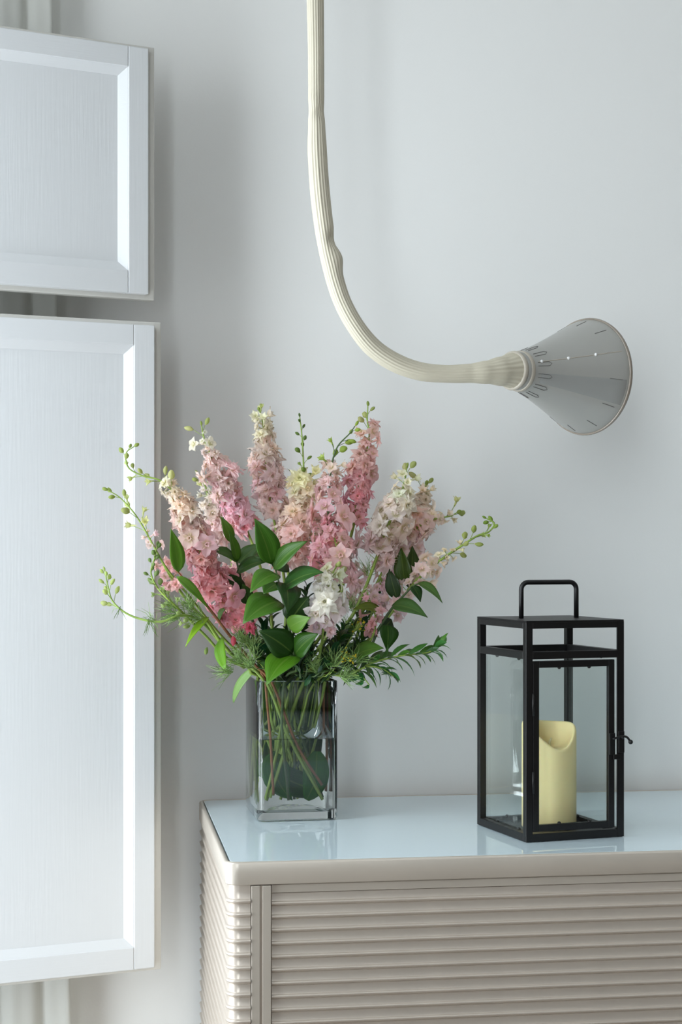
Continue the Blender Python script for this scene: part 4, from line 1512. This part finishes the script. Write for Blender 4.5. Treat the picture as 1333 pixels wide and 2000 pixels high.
b3 = branch('branch with a single upright pale leaf over the pink spike at the left', [(342, 1110, 2.041), (352, 1122, 2.046), (378, 1150, 2.059), (410, 1190, 2.078), (452, 1245, 2.113), (500, 1300, 2.150)], (-0.038, -0.046), (0.03, -0.04), mat='twig')
leaf(b3, (349, 1118, 2.04), (334, 1033, 2.03), 27, .08, (.6, .1), .3, col=(96, 150, 66))
leaf(b3, (345, 1126, 2.04), (408, 1190, 2.05), 17, .12, (.2, .8), .3, col=(92, 142, 60))
leaf(b3, (408, 1205, 2.08), (362, 1264, 2.05), 14, .12, (-.3, .7), .3, col=(124, 176, 58))
leaf(b3, (428, 1215, 2.108), (440, 1190, 2.09), 24, .14, (0, .9), .25, col=(78, 124, 78))
leaf(b3, (432, 1246, 2.105), (440, 1306, 2.075), 36, .14, (-.5, .3), .2, col=(92, 150, 44), shape='round')
b4 = branch('branch with drooping pointed leaves on the right side of the bouquet', [(826, 1140, 2.16), (812, 1142, 2.16), (790, 1162, 2.16), (768, 1186, 2.155), (742, 1225, 2.15), (705, 1290, 2.15)], (0.040, -0.030), (-0.02, -0.03))
leaf(b4, (818, 1138, 2.16), (865, 1178, 2.14), 17, .20, (.2, .9), .3, col=(66, 106, 62))
leaf(b4, (806, 1144, 2.16), (822, 1176, 2.15), 20, .12, (.5, .4), .3, col=(40, 76, 42))
leaf(b4, (766, 1182, 2.15), (836, 1206, 2.13), 30, .16, (.0, .9), .3, col=(66, 110, 66))
leaf(b4, (758, 1220, 2.15), (756, 1272, 2.14), 34, .12, (.5, .3), .25, col=(40, 82, 30))
leaf(b4, (748, 1230, 2.15), (766, 1210, 2.17), 30, .10, (.4, .2), .25, col=(36, 70, 34))
leaf(b4, (690, 1282, 2.13), (750, 1266, 2.11), 34, .12, (.0, .9), .25, col=(72, 118, 58))
leaf(b4, (750, 1195, 2.15), (690, 1190, 2.12), 24, .14, (-.2, .9), .25, col=(92, 116, 38))
leaf(b4, (800, 1150, 2.20), (806, 1066, 2.20), 34, .10, (.5, .2), .25, col=(48, 70, 30))
leaf(b4, (792, 1140, 2.19), (784, 1070, 2.19), 30, .10, (-.5, .2), .25, col=(62, 92, 40))
leaf(b4, (776, 1170, 2.18), (760, 1110, 2.18), 26, .10, (-.5, .2), .25, col=(36, 64, 34))
# long leafy shoot reaching right over the table
def shoot(label, path, mouth, foot, n, L_px, col, wob=1.0, droop=0.3, mat='stem', grp='leafy green branches in the vase', nm='leafy_shoot', deep=0):
    full, layer = stem_points(path, mouth, foot, True)
    curve = catmull(full, 10)
    rr = [0.0007 + 0.0007 * min(1, k / 30) for k in range(len(curve))]
    curve = route(curve, len(path) * 10, rr, layer)
    root = thing(nm, label, 'branch', curve[-1], 0, grp)
    register_stem(curve, rr, root.name, 6)
    MB().tube([p - root.location for p in curve], rr, 6).build('stem', M[mat], root, smooth=True)
    m = (len(path) - 1) * 10 + deep

    def fill():
        for k in range(n):
            f = k / max(1, n - 1)
            q = f * m
            i = min(int(q), m - 1)
            p = curve[i].lerp(curve[i + 1], q - i)
            ax = (curve[i] - curve[i + 1]).normalized()
            e1 = UP - ax * UP.dot(ax)
            if e1.length < 0.05:
                e1 = ax.orthogonal()
            e1.normalize()
            e2 = ax.cross(e1)
            a = k * 2.4 + random.uniform(-.4, .4)
            rad = e1 * math.cos(a) + e2 * math.sin(a)
            d = (rad * 0.8 + ax * (1.1 - .5 * f) - UP * droop * random.uniform(0, 1) * wob)
            L = L_px * path[0][2] / FPX * random.uniform(.7, 1.15) * (0.75 + 0.4 * min(1, f * 3))
            if p.z < VC.z + VH + 0.012:          # inside the vase the leaves lie along the stem
                toward = Vector((VC.x, VC.y, p.z)) - p
                d = ax * random.choice((1, -1)) + toward * 14 + rv() * 0.25
                L = min(L, 0.021)
            c_ = tuple(max(0, x + random.uniform(-14, 14)) for x in col)
            place_small_leaf(root, p, d, (ax + UP * 0.7 + rv() * .3), L, c_)
    later(4, fill)
    return root


shoot('leafy shoot reaching far right toward the lantern', [(858, 1262, 2.12), (838, 1274, 2.12), (795, 1279, 2.12), (750, 1288, 2.125), (715, 1300, 2.13), (690, 1318, 2.14)], (0.042, -0.048), (-0.01, -0.01), 34, 44, (72, 116, 50), droop=.5)
shoot('leafy shoot drooping right just over the vase rim', [(770, 1322, 2.11), (750, 1308, 2.11), (722, 1302, 2.115), (695, 1312, 2.125), (680, 1322, 2.13)], (0.044, -0.044), (-0.02, 0.0), 20, 36, (56, 96, 44), droop=.9)
shoot('leafy shoot hanging off the right rim corner of the vase', [(722, 1338, 2.125), (708, 1322, 2.125), (690, 1318, 2.13), (678, 1322, 2.13)], (0.045, -0.040), (0.0, 0.02), 12, 30, (48, 88, 40), droop=1.0)
# dense short sprigs that fill the mouth of the vase
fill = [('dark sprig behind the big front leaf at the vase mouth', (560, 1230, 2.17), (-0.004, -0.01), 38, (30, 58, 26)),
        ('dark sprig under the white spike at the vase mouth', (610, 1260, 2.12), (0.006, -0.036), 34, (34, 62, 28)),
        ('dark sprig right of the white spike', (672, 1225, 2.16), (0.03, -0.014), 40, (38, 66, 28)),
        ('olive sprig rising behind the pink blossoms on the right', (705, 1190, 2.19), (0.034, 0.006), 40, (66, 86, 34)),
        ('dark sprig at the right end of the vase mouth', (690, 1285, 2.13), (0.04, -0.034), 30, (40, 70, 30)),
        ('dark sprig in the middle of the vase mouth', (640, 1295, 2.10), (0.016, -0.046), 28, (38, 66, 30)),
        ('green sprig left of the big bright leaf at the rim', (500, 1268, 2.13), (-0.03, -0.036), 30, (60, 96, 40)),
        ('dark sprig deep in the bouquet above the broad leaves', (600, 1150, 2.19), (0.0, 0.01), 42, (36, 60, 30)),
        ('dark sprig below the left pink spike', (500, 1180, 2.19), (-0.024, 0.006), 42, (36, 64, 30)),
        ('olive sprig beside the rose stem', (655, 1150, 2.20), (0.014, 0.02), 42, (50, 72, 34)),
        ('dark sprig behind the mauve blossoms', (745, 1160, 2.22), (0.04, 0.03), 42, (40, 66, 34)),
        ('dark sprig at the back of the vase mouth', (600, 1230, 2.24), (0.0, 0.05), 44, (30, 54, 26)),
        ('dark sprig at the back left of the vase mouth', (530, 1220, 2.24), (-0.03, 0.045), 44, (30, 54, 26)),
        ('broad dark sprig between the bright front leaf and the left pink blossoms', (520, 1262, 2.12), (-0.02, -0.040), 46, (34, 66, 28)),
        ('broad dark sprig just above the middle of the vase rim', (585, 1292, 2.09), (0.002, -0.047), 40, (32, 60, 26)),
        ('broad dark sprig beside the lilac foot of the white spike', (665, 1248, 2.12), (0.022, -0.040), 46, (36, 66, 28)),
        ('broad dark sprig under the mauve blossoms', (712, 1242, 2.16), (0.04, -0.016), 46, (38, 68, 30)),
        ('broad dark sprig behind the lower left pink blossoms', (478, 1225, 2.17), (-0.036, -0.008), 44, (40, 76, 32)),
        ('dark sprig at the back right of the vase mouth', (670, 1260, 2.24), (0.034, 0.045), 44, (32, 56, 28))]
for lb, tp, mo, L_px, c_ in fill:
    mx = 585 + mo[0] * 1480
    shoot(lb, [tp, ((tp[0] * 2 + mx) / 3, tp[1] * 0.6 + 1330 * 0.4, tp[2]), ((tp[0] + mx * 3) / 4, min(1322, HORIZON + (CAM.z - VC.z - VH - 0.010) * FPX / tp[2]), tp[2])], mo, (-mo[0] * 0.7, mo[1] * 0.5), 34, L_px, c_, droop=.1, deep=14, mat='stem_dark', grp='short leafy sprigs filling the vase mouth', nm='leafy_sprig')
# tiny yellow flower sprigs
for lb, tp, mo in (('tiny yellow flower sprig under the pink blossoms', (702, 1218, 2.115), (0.03, -0.04)), ('tiny yellow flower sprig near the vase rim on the right', (678, 1276, 2.09), (0.026, -0.048))):
    full, layer = stem_points([tp, ((tp[0] + 640) / 2, (tp[1] + 1325) / 2, tp[2] + .01), (640, 1318, 2.12)], mo, (0, 0), True)
    curve = route(catmull(full, 8), 24, 0.0007, layer)
    r_ = thing('yellow_sprig', lb, 'flower', curve[-1], 0, 'tiny yellow sprigs')
    register_stem(curve, 0.0007, r_.name, 5)

    def fill(curve=curve, r_=r_):
        m = MB().tube([p - r_.location for p in curve], 0.0007, 5)
        for k in range(16):
            for a in range(30):
                p = curve[0] + rv() * (0.010 + .0002 * a) + Vector((0, 0, -0.004)) - FWD * 0.0006 * a
                q = rv().to_track_quat('Z', 'Y')
                sz = random.uniform(.0013, .0022)
                twig_ = MB().tube([curve[2], (p + curve[2]) / 2 + rv() * .002, p], 0.0003, 3, False)
                pc = data_piece(BUDS[2], q, sz, p, twig_)
                if CLEAR.hits(pc, r_.name) == 0:
                    break
            CLEAR.add(pc, r_.name)
            m.add([v - r_.location for v in twig_.v], twig_.f)
            link('bud', BUDS[2], r_, p - r_.location, q, sz, rgb(196, 176, 48))
        m.build('stem', M['stem'], r_, smooth=True)
    later(3, fill)

# ------------------------------------------------------------------ in the vase
def inner_leaf(label, pts, w, n0, col, shape='round', fold=0.05):
    pts = catmull([vl(*p) for p in pts], 6)
    org = pts[0].copy()
    vs, fs, uv = blade([p - org for p in pts], w, n0, fold, shape, 6, 14, wave=0.012)
    CLEAR.add(Clear.piece([v + org for v in vs], fs), label)
    o = link('submerged_leaf', mesh('submerged_leaf', vs, fs, M['leaf_wet'], True, uv), None, org, color=rgb(*col))
    sdm = o.modifiers.new('thickness', 'SOLIDIFY')
    sdm.thickness = 0.0005
    tag(o, label, 'leaf', 'large leaves in the vase water')
inner_leaf('large dark green leaf in the water at the left of the vase', [(-0.028, -0.034, 0.086), (-0.026, -0.036, 0.062), (-0.018, -0.037, 0.042), (-0.004, -0.036, 0.026)], 0.031, Vector((-.05, -1, .05)), (36, 92, 24), shape='ruscus', fold=.08)
inner_leaf('large dark green leaf in the water at the right of the vase', [(0.028, -0.032, 0.084), (0.027, -0.034, 0.066), (0.024, -0.035, 0.046), (0.014, -0.034, 0.026)], 0.034, Vector((.05, -1, .05)), (40, 98, 26), fold=.05)
inner_leaf('dark leaf lying across the middle of the vase water', [(-0.030, -0.0255, 0.066), (-0.012, -0.026, 0.052), (0.012, -0.026, 0.042), (0.030, -0.0255, 0.036)], 0.032, Vector((0, -1, 0)), (28, 74, 20), fold=.02)
inner_leaf('dark leaf standing against the back of the vase', [(0.0, 0.054, 0.165), (0.004, 0.054, 0.12), (-0.002, 0.054, 0.08), (0.0, 0.054, 0.03)], 0.062, Vector((0, -1, 0)), (40, 80, 34), fold=0)
inner_leaf('dark leaf standing inside the right wall of the vase', [(0.026, 0.046, 0.165), (0.028, 0.047, 0.12), (0.028, 0.047, 0.08), (0.026, 0.046, 0.03)], 0.034, Vector((0, -1, 0)), (40, 76, 32), fold=0)
inner_leaf('dark leaf standing inside the left wall of the vase', [(-0.022, 0.046, 0.165), (-0.026, 0.047, 0.12), (-0.026, 0.047, 0.09), (-0.020, 0.046, 0.04)], 0.038, Vector((0, -1, 0)), (44, 84, 34), fold=0)
o = leaf(None, (505, 1301, 2.19), (456, 1372, 2.185), 28, .12, (-.8, .2), .1, shape='round', col=(124, 170, 140), name='hanging_leaf')
tag(o, 'pale round leaf hanging outside the left edge of the vase', 'leaf')
for lb, pts, layer in (('reddish brown twig leaning at the left inside the vase', [(-0.040, -0.036, 0.200), (-0.038, -0.040, 0.182), (-0.036, -0.044, 0.15), (-0.032, -0.046, 0.11), (-0.030, -0.048, 0.07), (-0.028, -0.048, 0.034)], 'front'),
                       ('reddish brown twig at the right inside the vase', [(0.040, -0.014, 0.200), (0.040, -0.016, 0.182), (0.038, -0.016, 0.15), (0.036, -0.014, 0.10), (0.034, -0.012, 0.07), (0.030, 0.0, 0.034)], 'back')):
    c_ = route(catmull([vl(*p) for p in pts], 8), 6, 0.0017, layer)
    o = MB().tube([p - c_[-1] for p in c_], 0.0017, 8).build('twig', M['twig'], None, smooth=True)
    o.location = c_[-1]
    register_stem(c_, [0.0017] * len(c_), o.name, 8)
    tag(o, lb, 'twig', 'brown twigs in the vase')

# ------------------------------------------------------------------ leaves, florets and buds on the stems
for rank, k_, fn in sorted(QUEUE, key=lambda q: q[:2]):
    fn()
